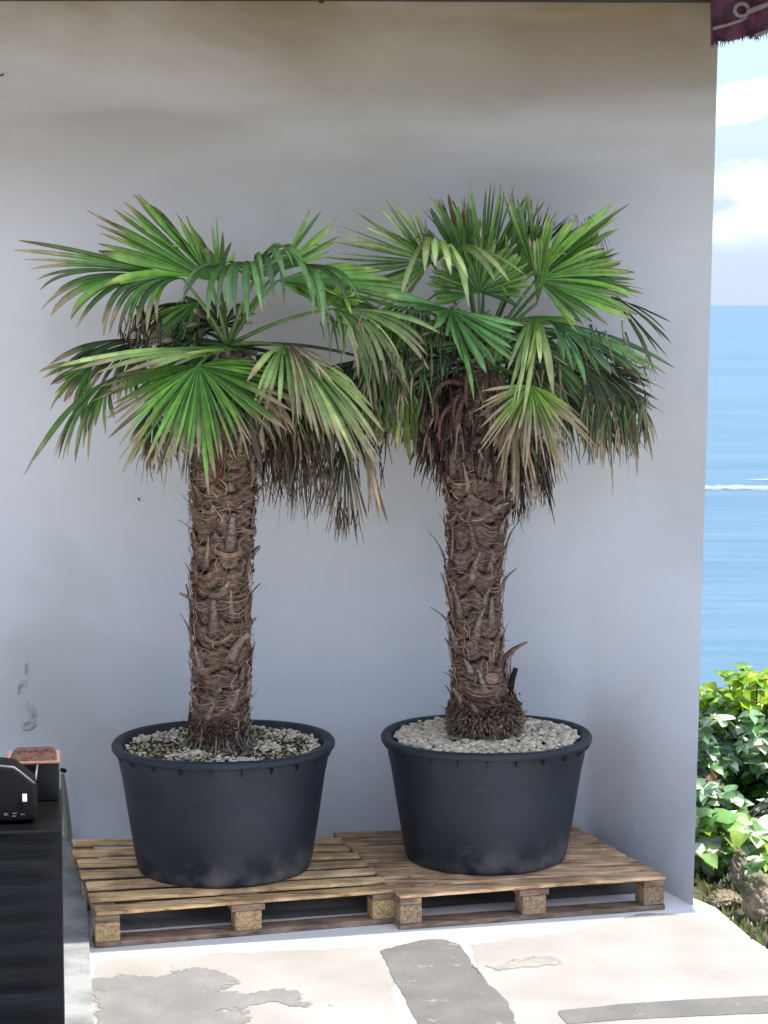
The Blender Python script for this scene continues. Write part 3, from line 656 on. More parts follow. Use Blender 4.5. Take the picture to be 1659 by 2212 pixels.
def lerp3(a, b, t): return tuple(a[i] + (b[i]-a[i]) * t for i in range(3))
def poly_at(P, u):
    if len(P) == 1: return P[0]
    s = [0]
    for a, b in zip(P, P[1:]): s.append(s[-1] + math.hypot(a[0]-b[0], a[1]-b[1]))
    d = u * s[-1]
    for k in range(len(P)-1):
        if d <= s[k+1] or k == len(P)-2:
            f = (d - s[k]) / max(1e-6, s[k+1]-s[k]); a, b = P[k], P[k+1]
            return tuple(a[i] + (b[i]-a[i]) * f for i in range(3))
def frond(root, Y0, C, hub, tips, ctrl=None, n=20, pal='mid', dry=.2, dy=0.0, cdy=0.0, wmax=.021, tu=.56, jit=.08, sag=.0, pet=True, narrow=1.0, pleat=.65, thin=1.0, seed=None, curl=.028, fold=.10):
    """hub (px,py,dy); tips = outline of leaflet ends; ctrl = where leaflets bend over."""
    r = random.Random(seed if seed is not None else 5); n = int(n * 1.22); wmax *= .84
    def P3(p, d): return (p[0], p[1], p[2] if len(p) > 2 else d)
    T = [P3(p, dy) for p in tips]; K = [P3(p, cdy) for p in ctrl] if ctrl else None
    hb = at(hub[0], hub[1], Y0 + hub[2]); ns = 11
    curves = []
    for i in range(n):
        u = (i + .5 * r.uniform(-.25, .25)) / (n - 1); u = max(0, min(1, u))
        t = poly_at(T, u); te = at(t[0], t[1], Y0 + t[2])
        k_ = 1 + r.uniform(-jit, jit * .7); te = hb + (te - hb) * k_
        if K: c = poly_at(K, u); ce = at(c[0], c[1], Y0 + c[2])
        else:
            ce = hb + (te - hb) * .55 + Vector((0, 0, (te - hb).length * sag))
        te = te + Vector((r.uniform(-curl, curl), r.uniform(-curl, curl), r.uniform(-curl, curl*.4)))
        ce = ce + Vector((r.uniform(-curl, curl), r.uniform(-curl, curl), r.uniform(-curl, curl))) * .4
        if r.random() < fold: te = te + Vector((r.uniform(-.03, .03), r.uniform(-.05, 0), -r.uniform(.05, .17))); te = hb + (te - hb) * .93
        curves.append([bez(hb, ce, te, j / ns) for j in range(ns + 1)])
    b = MB(); pb, pm, pt = PAL[pal]
    view = Vector((0, -1, .25)).normalized()
    for i, cv in enumerate(curves):
        j0 = curves[max(0, i-1)]; j1 = curves[min(n-1, i+1)]
        vb = r.choice((.5, .7, .95, 1.2, 1.55)) * r.uniform(.9, 1.1); dr = max(0, min(1, dry * r.uniform(.4, 1.7))); hue = r.uniform(-.12, .12)
        ju = int(tu * ns); span = (j1[ju] - j0[ju]); wu = span.length / (2 if 0 < i < n-1 else 1) * .5
        wu = min(wu * 1.15, wmax) * narrow; wu = max(wu, .0035 * thin)
        vs = []; cols = []; tw = r.uniform(-.5, .5)
        for j in range(ns + 1):
            t = j / ns; p = cv[j]; tg = (cv[min(ns, j+1)] - cv[max(0, j-1)]); tg = tg.normalized() if tg.length > 1e-7 else Vector((0,0,1))
            sv = (j1[max(j, 2)] - j0[max(j, 2)]) if j <= ju + 1 else span
            sv = sv - tg * sv.dot(tg)
            if sv.length < 1e-4: sv = tg.cross(view)
            sv.normalize(); 
            nn = sv.cross(tg).normalized()
            if nn.dot(view) < 0: nn = -nn
            if t > tu:
                a = tw * (t - tu) * 2; sv = (sv * math.cos(a) + nn * math.sin(a)).normalized(); nn = tg.cross(sv) if tg.cross(sv).dot(nn) > 0 else -tg.cross(sv)
            if t <= tu:
                lw = (j1[j] - j0[j]).length / (2 if 0 < i < n-1 else 1) * .5; hw = min(lw, wu * (.25 + .75 * t / tu) * 1.15) if j else .001
                hw = max(hw, .0015)
            else: hw = wu * max(.16, (1 - ((t - tu) / (1 - tu)) ** 4.5))
            pl = hw * pleat * (1.4 if t <= tu else .9) 
            vs += [p - sv * hw - nn * pl * .5, p + nn * pl * .5, p + sv * hw - nn * pl * .5]
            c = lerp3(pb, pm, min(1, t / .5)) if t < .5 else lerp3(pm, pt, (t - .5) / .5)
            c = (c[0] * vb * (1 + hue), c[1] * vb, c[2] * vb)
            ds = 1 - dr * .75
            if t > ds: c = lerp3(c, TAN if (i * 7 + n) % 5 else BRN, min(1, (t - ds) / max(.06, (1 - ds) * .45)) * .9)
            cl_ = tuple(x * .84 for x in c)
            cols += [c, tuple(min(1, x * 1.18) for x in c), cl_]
        fs = []
        for j in range(ns):
            for q_ in (0, 1): fs.append((j*3+q_, j*3+q_+1, j*3+q_+4, j*3+q_+3))
        b.add(vs, fs, cols)
    o = b.build('frond', M['dryleaf'] if pal in ('dead', 'tan') else M['leaf'], root)
    if pet:
        c0 = at(C[0], C[1], Y0 + (C[2] if len(C) > 2 else 0)); md_ = (c0 + hb) / 2 + Vector((0, 0, .10 * (hb - c0).length))
        pt_ = MB(); pts = [bez(c0, md_, hb, k / 8) for k in range(9)]
        pc = {'dark': (.05,.08,.02), 'dead': (.10,.07,.04), 'tan': (.16,.12,.06), 'olive': (.07,.09,.03)}.get(pal, (.11,.20,.04))
        pt_.tube(pts, [.011 - .005 * k / 8 for k in range(9)], 6, pc); pt_.build('petiole', M['leaf'], o)
    return o

def ribbon(b, pts, w0, w1, col, nrm=None):
    """flat strap with a little thickness"""
    pts = [Vector(p) for p in pts]; vs = []; cols = []
    for k, p in enumerate(pts):
        t = k / (len(pts)-1); tg = (pts[min(k+1, len(pts)-1)] - pts[max(k-1, 0)]).normalized()
        nn = Vector(nrm) if nrm is not None else Vector((0,-1,0)); nn = (nn - tg * nn.dot(tg)); nn = nn.normalized() if nn.length > 1e-4 else tg.orthogonal().normalized()
        sv = tg.cross(nn); wv = w0 + (w1 - w0) * t; th = wv * .28
        vs += [p - sv * wv, p + nn * th, p + sv * wv, p - nn * th]
        c = col(t) if callable(col) else col; cols += [c] * 4
    fs = [(k*4+i, k*4+(i+1) % 4, k*4+4+(i+1) % 4, k*4+4+i) for k in range(len(pts)-1) for i in range(4)]
    fs += [(3,2,1,0), tuple((len(pts)-1)*4 + i for i in range(4))]
    b.add(vs, fs, cols)

def trunk(root, Y0, spine, seed, tone, boots, style):
    """spine rows: (cx px, y px, half width px), bottom to top"""
    r = random.Random(seed)
    P = [(at(cx, y, Y0), hw / FP * Y0) for cx, y, hw in spine]
    def S_(u):
        u = max(0, min(.9999, u)); k = u * (len(P)-1); i = int(k); f = k - i
        return P[i][0].lerp(P[i+1][0], f), P[i][1] + (P[i+1][1] - P[i][1]) * f
    na, nzv = 72, 260; vs = []; cols = []
    Ht = (P[-1][0] - P[0][0]).length
    for k in range(nzv + 1):
        u = k / nzv; c, rad = S_(u); z = u * Ht
        for i in range(na):
            a = 2 * math.pi * i / na; ca, sa = math.cos(a), math.sin(a)
            sag = .022 * abs(math.sin(a * 3 + 2.2 * z))          # fibre mats sag between leaf bases
            ph = (z + sag) * 2 * math.pi / .026 + 2.0 * nz3(ca * 1.5, sa * 1.5, z * 5)
            rid = math.sin(ph); blk = ((z + sag * 1.6) / .085 + .25 * nz3(ca*2, sa*2, z*3)) % 1.0
            d = .0035 * rid + .018 * (blk - .5) + .008 * nz3(ca * 2.5, sa * 2.5, z * 12) + .005 * nz3(ca*9, sa*9, z*40)
            vs.append((c.x + (rad * .90 + d) * ca, c.y + (rad * .90 + d) * sa, c.z))
            g_ = .75 + .35 * nz3(ca * 3, sa * 3, z * 14) + .16 * rid - .55 * (1 if blk < .14 else 0) + .25 * nz3(ca*12, sa*12, z*60)  # ridges lightened, mat gaps darkened: crevice shade painted into the bark
            red = max(0, nz3(ca * 2.4 + 4, sa * 2.4, z * 6 + seed) - .3) * 3.0
            cc = lerp3(tone, (.20, .075, .03), min(.8, red)); cols.append(tuple(max(.008, x * g_) for x in cc))
    fs = [(k*na+i, k*na+(i+1) % na, (k+1)*na+(i+1) % na, (k+1)*na+i) for k in range(nzv) for i in range(na)]
    b = MB(); b.add(vs, fs, cols); b.build('trunk', M['bark'], root)
    # old leaf bases: tapered woody stubs in a spiral, flaring outwards
    for k in range(boots):
        u = .05 + .93 * (k + .5) / boots; a = k * 2.39996 + seed + r.uniform(-.15, .15)
        c, rad = S_(u); ca, sa = math.cos(a), math.sin(a)
        L_ = r.uniform(.06, .125) * (1.25 if style == 'spiky' else 1); fl = r.uniform(.005, .035) * (1.7 if style == 'spiky' else 1)
        if r.random() < .15: fl += .05
        if r.random() < .3: L_ *= .5
        tl = r.uniform(-.5, .5); wd = r.choice((.005, .007, .009, .012, .014)) * r.uniform(.8, 1.2)
        pts = []
        for j in range(7):
            t = j / 6; rr_ = rad * .93 + .004 + fl * t ** 2.2; aa = a + tl * t * .6
            cz, rz = S_(u + L_ * t / Ht); rr_ += rz * .93 - rad * .93
            pts.append((cz.x + rr_ * math.cos(aa), cz.y + rr_ * math.sin(aa), cz.z))
        br_ = r.uniform(.75, 1.35); base_ = lerp3(tone, (.30, .245, .19), r.uniform(.1, .7))
        cut = r.random() < .35
        def col(t, base_=base_, br_=br_, cut=cut):
            k_ = br_ * (.75 + .45 * t)
            if cut and t > .85: return (.46, .40, .32)
            return tuple(x * k_ for x in base_)
        bb = MB(); ribbon(bb, pts, wd * 1.2 + .013, wd * (.35 if style == 'spiky' and not cut else .7), col, (ca, sa, .2))
        bb.build('leaf_base', M['bark'], root)
    # loose fibre strands wrapping the trunk
    fb = MB()
    for k in range(720):
        u = r.random() * .98 + .01; a0 = r.random() * 6.283; span = r.uniform(.25, 1.0); sg = r.uniform(-.02, .035); pts = []
        up = r.uniform(-.03, .03); of = r.uniform(.0, .010)
        loose = r.random() < .07
        for j in range(6):
            t = j / 5; a = a0 + span * (t - .5); c, rad = S_(u); dz = -sg * math.sin(math.pi * t) + up * (t - .5)
            rr_ = rad * .95 + of + (.03 * t * t if loose else 0)
            pts.append((c.x + rr_*math.cos(a), c.y + rr_*math.sin(a), c.z + dz + (.012 * t if loose else 0)))
        v_ = r.uniform(.5, 1.9); fb.tube(pts, [.0009, .0016, .002, .002, .0015, .0007], 3, tuple(x * v_ for x in tone), cap=False)
    for k in range(75):   # bundles of fibre sagging between leaf bases
        u = r.random() * .97; a0 = r.random() * 6.283; span = r.uniform(.5, 1.1); sg = r.uniform(.01, .035); slope = r.uniform(-.02, .02)
        for q in range(r.randint(4, 8)):
            pts = []; of = r.uniform(.004, .014); dz0 = -.004 * q; s2 = sg * r.uniform(.8, 1.2)
            for j in range(7):
                t = j / 6; a = a0 + span * (t - .5) * r.uniform(.97, 1.03); c, rad = S_(u); rr_ = rad * .94 + of * (1 - .4 * abs(2*t-1))
                pts.append((c.x + rr_*math.cos(a), c.y + rr_*math.sin(a), c.z + dz0 - s2 * math.sin(math.pi * t) + slope * (t - .5)))
            v_ = r.choice((.3, .5, .8, 1.0, 1.3, 1.6)); fb.tube(pts, [.001, .0018, .0022, .0024, .0022, .0018, .0008], 4, tuple(x * v_ for x in tone), cap=False)
    for k in range(170):   # steep strands
        u = r.random() * .92; a0 = r.random() * 6.283; pts = []; L_ = r.uniform(.03, .1)
        for j in range(5):
            t = j / 4; c, rad = S_(u + L_ * t / Ht); a = a0 + .25 * t * r.uniform(-1, 1); rr_ = rad * .95 + .006 + .01 * t
            pts.append((c.x + rr_*math.cos(a), c.y + rr_*math.sin(a), c.z))
        v_ = r.uniform(.7, 2.3); fb.tube(pts, [.0012, .002, .002, .0015, .0006], 3, tuple(x * v_ for x in tone), cap=False)
    tag(fb.build('trunk_fibre', M['fibre'], root), kind='stuff')
    return S_

def straps(root, name, m, specs, Y0, seed, pal):
    """hanging dead material round the crown base: (px,py,spread px, count, len px range, dark)"""
    r = random.Random(seed); b = MB()
    for (x0, y0, sx, sy, cnt, l0, l1, dyr, lean, w) in specs:
        for k in range(cnt):
            x = x0 + r.uniform(-sx, sx); y = y0 + r.uniform(-sy, sy); d = r.uniform(-dyr, dyr); ln = r.uniform(l0, l1)
            lx = lean * ln + r.uniform(-.22, .22) * ln; pts = []; bx = r.uniform(-.06, .06) * ln
            for j in range(6):
                t = j / 5; pts.append(at(x + lx * t + bx * math.sin(math.pi * t), y + ln * t - .12 * ln * math.sin(math.pi * t * .5), Y0 + d - .03 * t))
            c = r.choice(pal); v_ = r.uniform(.6, 1.3); c = tuple(q * v_ for q in c); ww = w * r.uniform(.6, 1.3)
            ribbon(b, pts, ww, ww * .3, c, (r.uniform(-.6, .6), -1, 0))
    return tag(b.build(name, m, root), kind='stuff')

def core(root, Y0, C, angs, seed, l0, l1):  # mostly dark leaf colours, painting the shade inside the crown
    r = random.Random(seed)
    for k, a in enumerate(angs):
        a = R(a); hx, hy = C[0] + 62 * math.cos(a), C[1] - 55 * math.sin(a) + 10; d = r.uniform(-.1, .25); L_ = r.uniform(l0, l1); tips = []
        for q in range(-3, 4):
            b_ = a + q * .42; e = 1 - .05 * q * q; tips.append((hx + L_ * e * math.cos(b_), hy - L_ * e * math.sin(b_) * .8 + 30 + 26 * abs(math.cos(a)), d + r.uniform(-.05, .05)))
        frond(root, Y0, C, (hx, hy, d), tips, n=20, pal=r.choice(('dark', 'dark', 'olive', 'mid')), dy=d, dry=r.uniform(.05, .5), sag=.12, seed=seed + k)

# ---- left palm
YL = potL.y + .0; PL = empty('palm_tree')
CL = (492, 748)
spL = [(474, 1625, 72), (474, 1590, 67), (475, 1540, 64), (478, 1480, 66), (478, 1400, 68), (478, 1300, 68), (479, 1200, 70), (482, 1100, 74), (483, 1030, 77), (488, 960, 78), (490, 880, 66), (491, 800, 44), (492, 752, 22)]
TONE_L = (.285, .186, .128)
SL = trunk(PL, YL, spL, 3, TONE_L, 97, 'plain')
def F(*a, **k): return frond(PL, YL, CL, *a, **k)
# back layers first
F((475, 615, .25), [(378, 440), (400, 465), (447, 490), (476, 460), (505, 545)], n=7, pal='bright', dy=.3, wmax=0.0254, dry=.15, seed=41, tu=.35)
F((600, 585, .15), [(683, 440), (702, 436), (716, 438), (746, 504), (715, 545)], n=8, pal='lime', dy=.15, dry=.12, wmax=0.0229, tu=.45, seed=42)
F((330, 735, .25), [(128, 790), (105, 785), (120, 825), (190, 850), (260, 865), (330, 850)], ctrl=[(200, 715), (190, 720), (200, 740), (250, 760), (300, 770)], n=22, pal='dark', dy=.2, cdy=.25, dry=.35, seed=43)
F((415, 655, .25), [(270, 720), (290, 765), (340, 785), (390, 770), (450, 760)], ctrl=[(310, 640), (330, 650), (360, 660), (400, 670)], n=20, pal='olive', dy=.25, cdy=.25, dry=.5, seed=44)
F((400, 640, .2), [(350, 740), (380, 735), (420, 725), (460, 720), (480, 700)], ctrl=[(390, 640), (420, 640), (450, 650)], n=18, pal='mid', dy=.15, cdy=.15, dry=.15, seed=444)
F((690, 800, .25), [(640, 880), (720, 915), (790, 975), (850, 945), (880, 870), (860, 800), (800, 772)], n=26, pal='dark', dy=.25, dry=.15, seed=45, sag=.1)
F((560, 800, .2), [(560, 960), (640, 1000), (720, 1000), (760, 920), (720, 830)], n=22, pal='dark', dy=.2, sag=.1, dry=.2, seed=46)
F((640, 925, .15), [(572, 1040), (612, 1085), (640, 1130), (668, 1085), (700, 1060), (730, 1040)], ctrl=[(600, 930), (640, 925), (690, 930)], n=30, pal='dead', dy=.1, cdy=.12, dry=.3, seed=47, tu=.35, narrow=.8)
F((745, 950, .1), [(692, 1050), (720, 1165), (742, 1175), (768, 1155), (790, 1110)], ctrl=[(715, 1010), (735, 1020), (765, 1020)], n=20, pal='olive', dy=.02, cdy=.05, dry=.6, seed=48, tu=.5)
F((330, 880, .15), [(290, 960), (315, 1010), (350, 1010), (400, 985), (430, 960)], n=16, pal='olive', dy=.1, dry=.5, seed=49)
# main ones
F((455, 607, .0), [(225, 560, -.1), (222, 522, -.1), (235, 490, -.05), (262, 432), (282, 412), (330, 437), (360, 465), (405, 500), (445, 520), (460, 540)], n=26, pal='bright', dy=.05, dry=.16, wmax=0.0254, tu=.55, seed=1, sag=.02, pleat=.6)
F((455, 607, .05), [(213, 462), (222, 490), (216, 510)], n=4, pal='olive', dy=.1, dry=.8, narrow=.6, seed=2, pet=False)
F((395, 602, -.02), [(42, 517), (88, 680), (140, 672), (165, 706), (215, 700), (238, 728), (300, 716), (330, 690)], ctrl=[(210, 548), (140, 560), (190, 575), (240, 570), (270, 575), (300, 590), (330, 600)], n=17, pal='mid', dy=-.1, cdy=-.05, dry=.35, seed=3, wmax=0.0203, tu=.5)
F((600, 606, .0), [(800, 560), (870, 600), (930, 655), (880, 668), (770, 672), (690, 650)], n=16, pal='mid', dy=.0, sag=.05, dry=.1, seed=4)
F((548, 608, -.12), [(388, 628), (454, 668), (534, 683), (548, 695), (580, 640), (590, 620), (616, 568), (657, 615), (694, 692), (692, 650), (750, 662), (770, 640)], ctrl=[(425, 520), (470, 500), (505, 492), (530, 490), (560, 480), (590, 470), (620, 452), (655, 470), (685, 490), (710, 500), (730, 520)], n=21, pal='blue', dy=-.32, cdy=-.3, dry=.03, wmax=0.0216, tu=.5, seed=5, pleat=.3)
F((712, 668, -.05), [(742, 765), (768, 775), (812, 870), (835, 800), (868, 860), (890, 795), (965, 728)], ctrl=[(735, 655), (760, 660), (790, 665), (820, 660), (850, 665), (870, 665)], n=15, pal='pale', dy=-.1, cdy=-.08, dry=.25, seed=6, wmax=.013)
F((738, 645, -.02), [(700, 625), (715, 608), (745, 610), (775, 640), (760, 668)], n=12, pal='lime', dy=-.05, dry=0, seed=7, pet=False)
F((252, 812, -.02), [(72, 1003), (92, 965), (128, 1005), (163, 985), (185, 925), (215, 930), (240, 900)], ctrl=[(135, 860), (155, 850), (175, 850), (200, 850), (225, 850)], n=16, pal='mid', dy=-.1, cdy=-.05, dry=.3, seed=8)
F((428, 790, -.28), [(255, 800, -.1), (205, 840, -.2), (237, 912), (269, 972), (300, 985), (341, 1018), (380, 1000), (408, 1011), (469, 999), (511, 989), (543, 974), (605, 932), (637, 902), (640, 850, -.2), (600, 790, -.1), (545, 775, -.1)], n=50, pal='bright', dy=-.42, dry=.42, seed=9, tu=.5, sag=.06, wmax=0.0203, narrow=.85, jit=.1)
F((515, 755, -.15), [(380, 770), (300, 790), (255, 795), (110, 790)], n=8, pal='pale', dy=-.2, sag=.08, dry=.3, narrow=.6, pet=False, seed=10)
F((612, 748, -.15), [(527, 815), (560, 870), (636, 902), (652, 907), (668, 900), (700, 942), (743, 990), (773, 1004), (797, 1015), (825, 1028), (822, 960), (811, 907), (790, 850)], ctrl=[(575, 755), (590, 770), (625, 770), (645, 780), (660, 790), (690, 800), (720, 815), (740, 825), (750, 830), (760, 800)], n=30, pal='pale', dy=-.3, cdy=-.25, dry=.27, seed=11, wmax=.016)
F((612, 745, -.1), [(640, 900), (680, 850), (740, 785), (700, 830)], n=6, pal='tan', dy=-.3, ctrl=[(640, 740), (670, 745)], cdy=-.3, narrow=.5, pet=False, seed=12)
F((790, 960, -.15), [(800, 1090), (815, 1135), (822, 1130), (828, 1080)], n=7, pal='tan', dy=-.15, narrow=.7, pet=False, seed=13)
F((520, 770, -.1), [(560, 850), (600, 900), (650, 930), (610, 970), (560, 985)], n=12, pal='olive', dy=-.15, dry=.6, seed=14)
F((500, 790, .0), [(380, 880), (420, 950), (480, 970), (540, 960), (590, 930)], n=20, pal='dark', dy=-.05, dry=.6, seed=15, pet=False)
straps(PL, 'dead_leaf_skirt', M['dryleaf'], [(500, 900, 85, 60, 150, 40, 110, .16, 0, .006), (590, 960, 30, 40, 60, 40, 120, .12, .05, .005), (640, 900, 70, 40, 120, 50, 120, .1, 0, .008), (660, 1000, 60, 30, 90, 40, 125, .12, 0, .0035), (350, 960, 50, 30, 30, 30, 70, .1, 0, .003), (745, 1100, 30, 30, 30, 30, 70, .06, 0, .003)], YL, 5,
       [(.10, .06, .04), (.16, .11, .075), (.04, .028, .02), (.24, .18, .12), (.05, .05, .02)])
straps(PL, 'dead_leaf_shreds', M['dryleaf'], [(350, 720, 90, 45, 110, 30, 90, .2, 0, .003), (310, 660, 25, 25, 10, 30, 60, .1, 0, .010), (780, 930, 60, 60, 60, 40, 120, .12, 0, .004)], YL + .08, 6,
       [(.03, .025, .015), (.02, .03, .012), (.22, .10, .05), (.05, .06, .02), (.02, .015, .01)])
F((775, 770, .1), [(700, 885), (740, 940), (790, 960), (840, 930), (880, 870), (880, 800)], n=22, pal='dark', dy=.05, dry=.2, sag=.1, seed=80)
F((820, 725, .0), [(760, 800), (790, 860), (830, 890), (870, 880), (900, 840)], n=16, pal='mid', dy=-.02, dry=.25, sag=.1, seed=81, pet=False)
F((640, 860, .12), [(580, 960), (640, 1000), (700, 1010), (750, 980), (770, 930)], n=22, pal='dark', dy=.1, dry=.3, sag=.1, seed=82)
F((200, 790, .1), [(100, 790), (112, 822), (125, 850), (150, 880), (175, 905)], n=12, pal='mid', dy=.05, dry=.4, sag=.15, seed=83)
F((430, 650, .12), [(330, 700), (345, 750), (390, 770), (430, 760)], n=16, pal='mid', dy=.1, dry=.15, sag=.1, seed=84)
straps(PL, 'frayed_leaflets', M['leaf'], [(430, 960, 110, 25, 30, 40, 80, .1, 0, .004), (850, 820, 70, 60, 40, 50, 110, .14, 0, .006), (740, 690, 60, 15, 14, 40, 110, .1, 0, .006), (660, 900, 90, 50, 30, 50, 110, .1, .2, .005)], YL - .12, 55,
       [(.07, .17, .03), (.16, .24, .07), (.30, .24, .14), (.10, .13, .04), (.04, .09, .02)])
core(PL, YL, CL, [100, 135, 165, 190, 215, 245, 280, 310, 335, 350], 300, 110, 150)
# root flare
rb_ = MB()
for k in range(110):
    a = rnd.random() * 6.283; c = Vector((SL(0)[0].x, SL(0)[0].y, zL)); r0 = rnd.uniform(.095, .125); r1 = r0 + rnd.uniform(.02, .07); zt = rnd.uniform(.03, .09)
    v_ = rnd.uniform(.4, 1.0)
    ribbon(rb_, [(c.x + (r0 + (r1-r0)*t*t)*math.cos(a), c.y + (r0 + (r1-r0)*t*t)*math.sin(a), zL + .012 + zt*(1-t)) for t in (0, .33, .66, 1)], .005, .004, (.34*v_, .28*v_, .22*v_), (math.cos(a), math.sin(a), .5))
for k in range(240):
    a = rnd.random() * 6.283; c = Vector((SL(0)[0].x, SL(0)[0].y, zL)); z = zL + rnd.uniform(.05, .16); r0 = .12; sp_ = rnd.uniform(-.5, .5)
    rb_.tube([(c.x + (r0+.012*t)*math.cos(a + sp_*t), c.y + (r0+.012*t)*math.sin(a + sp_*t), z - .04*t*t) for t in (0, .3, .6, 1)], [.002, .003, .003, .001], 4, (lambda q: tuple(x * q for x in TONE_L))(rnd.uniform(.08, .5)))
rb_.build('root_flare', M['fibre'], PL)
tag(PL, 'left palm, with drooping blue-green fan leaves and an even brown trunk rising from sparse pebbles', 'palm tree', 'potted fan palms')
rebase(PL, (potL.x, potL.y, zL))

# ---- right palm
YR = potR.y; PR = empty('palm_tree'); CR = (1040, 785)
spR = [(1046, 1615, 74), (1047, 1590, 74), (1046, 1540, 73), (1043, 1490, 68), (1034, 1430, 60), (1028, 1360, 60), (1024, 1290, 62), (1026, 1220, 66), (1030, 1150, 68), (1032, 1080, 70), (1030, 1020, 80), (1026, 950, 84), (1025, 880, 78), (1034, 820, 50), (1040, 775, 24)]
TONE_R = (.255, .168, .122)
SR = trunk(PR, YR, spR, 8, TONE_R, 97, 'spiky')
def G(*a, **k): return frond(PR, YR, CR, *a, **k)
G((1130, 580, .3), [(1090, 400), (1130, 415), (1180, 440), (1225, 455), (1275, 505), (1305, 545), (1300, 600)], n=30, pal='dark', dy=.3, dry=.2, narrow=.5, seed=60, tu=.4)  # dark frond added in place of a greyish shadow
G((1000, 560, .3), [(935, 430), (942, 416), (968, 418), (1000, 425), (1020, 440)], n=9, pal='dead', dy=.3, wmax=0.0254, seed=61)
G((1045, 610, .15), [(915, 465), (933, 422), (952, 415), (985, 440), (1011, 392), (1046, 388), (1063, 381), (1085, 420), (1107, 398), (1130, 430), (1147, 400), (1183, 450), (1196, 482)], n=25, pal='bright', dy=.15, dry=.08, narrow=.95, seed=62, tu=.4, wmax=.015)
G((1065, 690, .15), [(950, 770), (1000, 800), (1070, 790), (1140, 800), (1200, 780), (1240, 730), (1250, 690)], n=28, pal='mid', dy=.15, dry=.1, seed=63)
G((1020, 680, .2), [(880, 700), (880, 760), (930, 800), (990, 800)], n=22, pal='mid', dy=.1, dry=.15, seed=633)
G((1200, 800, .2), [(1390, 790), (1425, 850), (1400, 920), (1340, 965), (1260, 960), (1200, 930)], n=28, pal='dark', dy=.2, dry=.2, seed=64, sag=.12)
G((930, 805, .15), [(800, 770), (735, 830), (745, 900), (790, 950), (850, 960), (900, 930)], n=28, pal='dark', dy=.15, dry=.15, seed=65, sag=.1)
G((905, 655, .05), [(800, 700), (800, 790), (835, 850), (880, 880), (925, 840), (950, 790)], ctrl=[(840, 640), (850, 670), (870, 700), (900, 700), (930, 700)], n=20, pal='mid', dy=.0, dry=.25, seed=66)
G((1010, 800, .1), [(905, 880), (890, 940), (925, 975), (970, 960)], n=16, pal='olive', dy=.05, dry=.5, seed=67)
G((932, 566, .08), [(912, 462), (873, 436), (831, 436), (802, 442), (765, 465), (737, 479), (720, 524), (712, 560), (724, 593), (757, 626), (800, 652), (850, 660)], n=34, pal='pale', dy=-.14, dry=.12, seed=68, tu=.45, wmax=0.0191, narrow=.85)
G((1010, 585, .0), [(895, 500), (920, 455), (960, 470), (985, 445), (1005, 440), (1035, 460), (1060, 500)], n=14, pal='mid', dy=-.05, dry=.05, seed=69)
G((1034, 632, -.1), [(935, 660), (925, 610), (938, 562), (980, 520), (1034, 502), (1090, 518), (1135, 560), (1148, 605), (1125, 655)], n=36, pal='mid', dy=-.2, dry=.05, seed=70, tu=.65)
G((940, 568, -.1), [(884, 580), (888, 572), (1034, 595), (1062, 602), (1088, 615), (1100, 605), (1135, 592)], ctrl=[(905, 455), (915, 450), (950, 455), (975, 470), (995, 480), (1010, 470), (1020, 490)], n=8, pal='pale', dy=-.32, cdy=-.3, dry=.05, seed=71, wmax=0.0178, pet=False)
G((1158, 605, -.05), [(1085, 430), (1145, 398), (1190, 470), (1235, 475), (1336, 437), (1345, 445), (1300, 525), (1320, 560), (1394, 615), (1390, 640), (1374, 666), (1345, 692), (1290, 700), (1235, 712)], n=34, pal='bright', dy=-.12, dry=.1, seed=72, tu=.5, wmax=0.0229, sag=.05, pleat=.6)
G((1160, 655, -.15), [(1152, 515), (1164, 506), (1180, 506), (1197, 515)], n=8, pal='mid', dy=-.25, dry=.15, seed=73, tu=.7)
G((1182, 692, -.05), [(1456, 775), (1445, 795), (1410, 812), (1380, 790), (1340, 805), (1290, 800), (1240, 800), (1200, 770)], ctrl=[(1320, 712), (1320, 725), (1300, 730), (1280, 725), (1260, 720), (1240, 720), (1210, 700)], n=22, pal='blue', dy=-.1, cdy=-.1, dry=.1, seed=74)
G((1158, 684, -.18), [(1110, 800), (1112, 884), (1128, 868), (1142, 800), (1180, 790), (1194, 797)], ctrl=[(1135, 690), (1140, 690), (1150, 700), (1165, 700), (1175, 700)], n=8, pal='pale', dy=-.34, cdy=-.32, dry=.12, seed=75, wmax=0.0229, tu=.5, pet=False)
G((972, 668, -.22), [(850, 632), (868, 650), (893, 667), (935, 682), (985, 740), (1021, 820), (1060, 790), (1108, 778), (1124, 735), (1112, 700)], n=22, pal='blue', dy=-.36, dry=.03, seed=76, wmax=.017)
G((1320, 640, -.05), [(1425, 795), (1440, 765), (1452, 735), (1440, 700)], n=6, pal='dark', dy=-.1, dry=.1, narrow=.45, seed=77, sag=.12, pet=False)
G((1258, 800, -.02), [(1235, 955), (1270, 985), (1300, 1005), (1340, 1000), (1380, 985), (1405, 975), (1418, 960)], ctrl=[(1260, 850), (1290, 835), (1330, 825), (1375, 815), (1410, 830)], n=30, pal='olive', dy=-.05, cdy=-.03, dry=.4, seed=78, tu=.6)
G((1147, 832, -.25), [(1045, 845), (1032, 905), (1052, 983), (1070, 1008), (1100, 960), (1128, 1000), (1155, 985), (1175, 1000), (1195, 975), (1221, 1060), (1240, 960), (1278, 963), (1275, 905)], n=28, pal='yellow', dy=-.36, dry=.85, seed=79, tu=.4, sag=.06, narrow=.8, jit=.12)
G((1110, 850, -.15), [(1060, 960), (1090, 1060), (1120, 1100), (1150, 1110), (1170, 1060)], n=16, pal='tan', dy=-.2, narrow=.6, seed=80, pet=False)
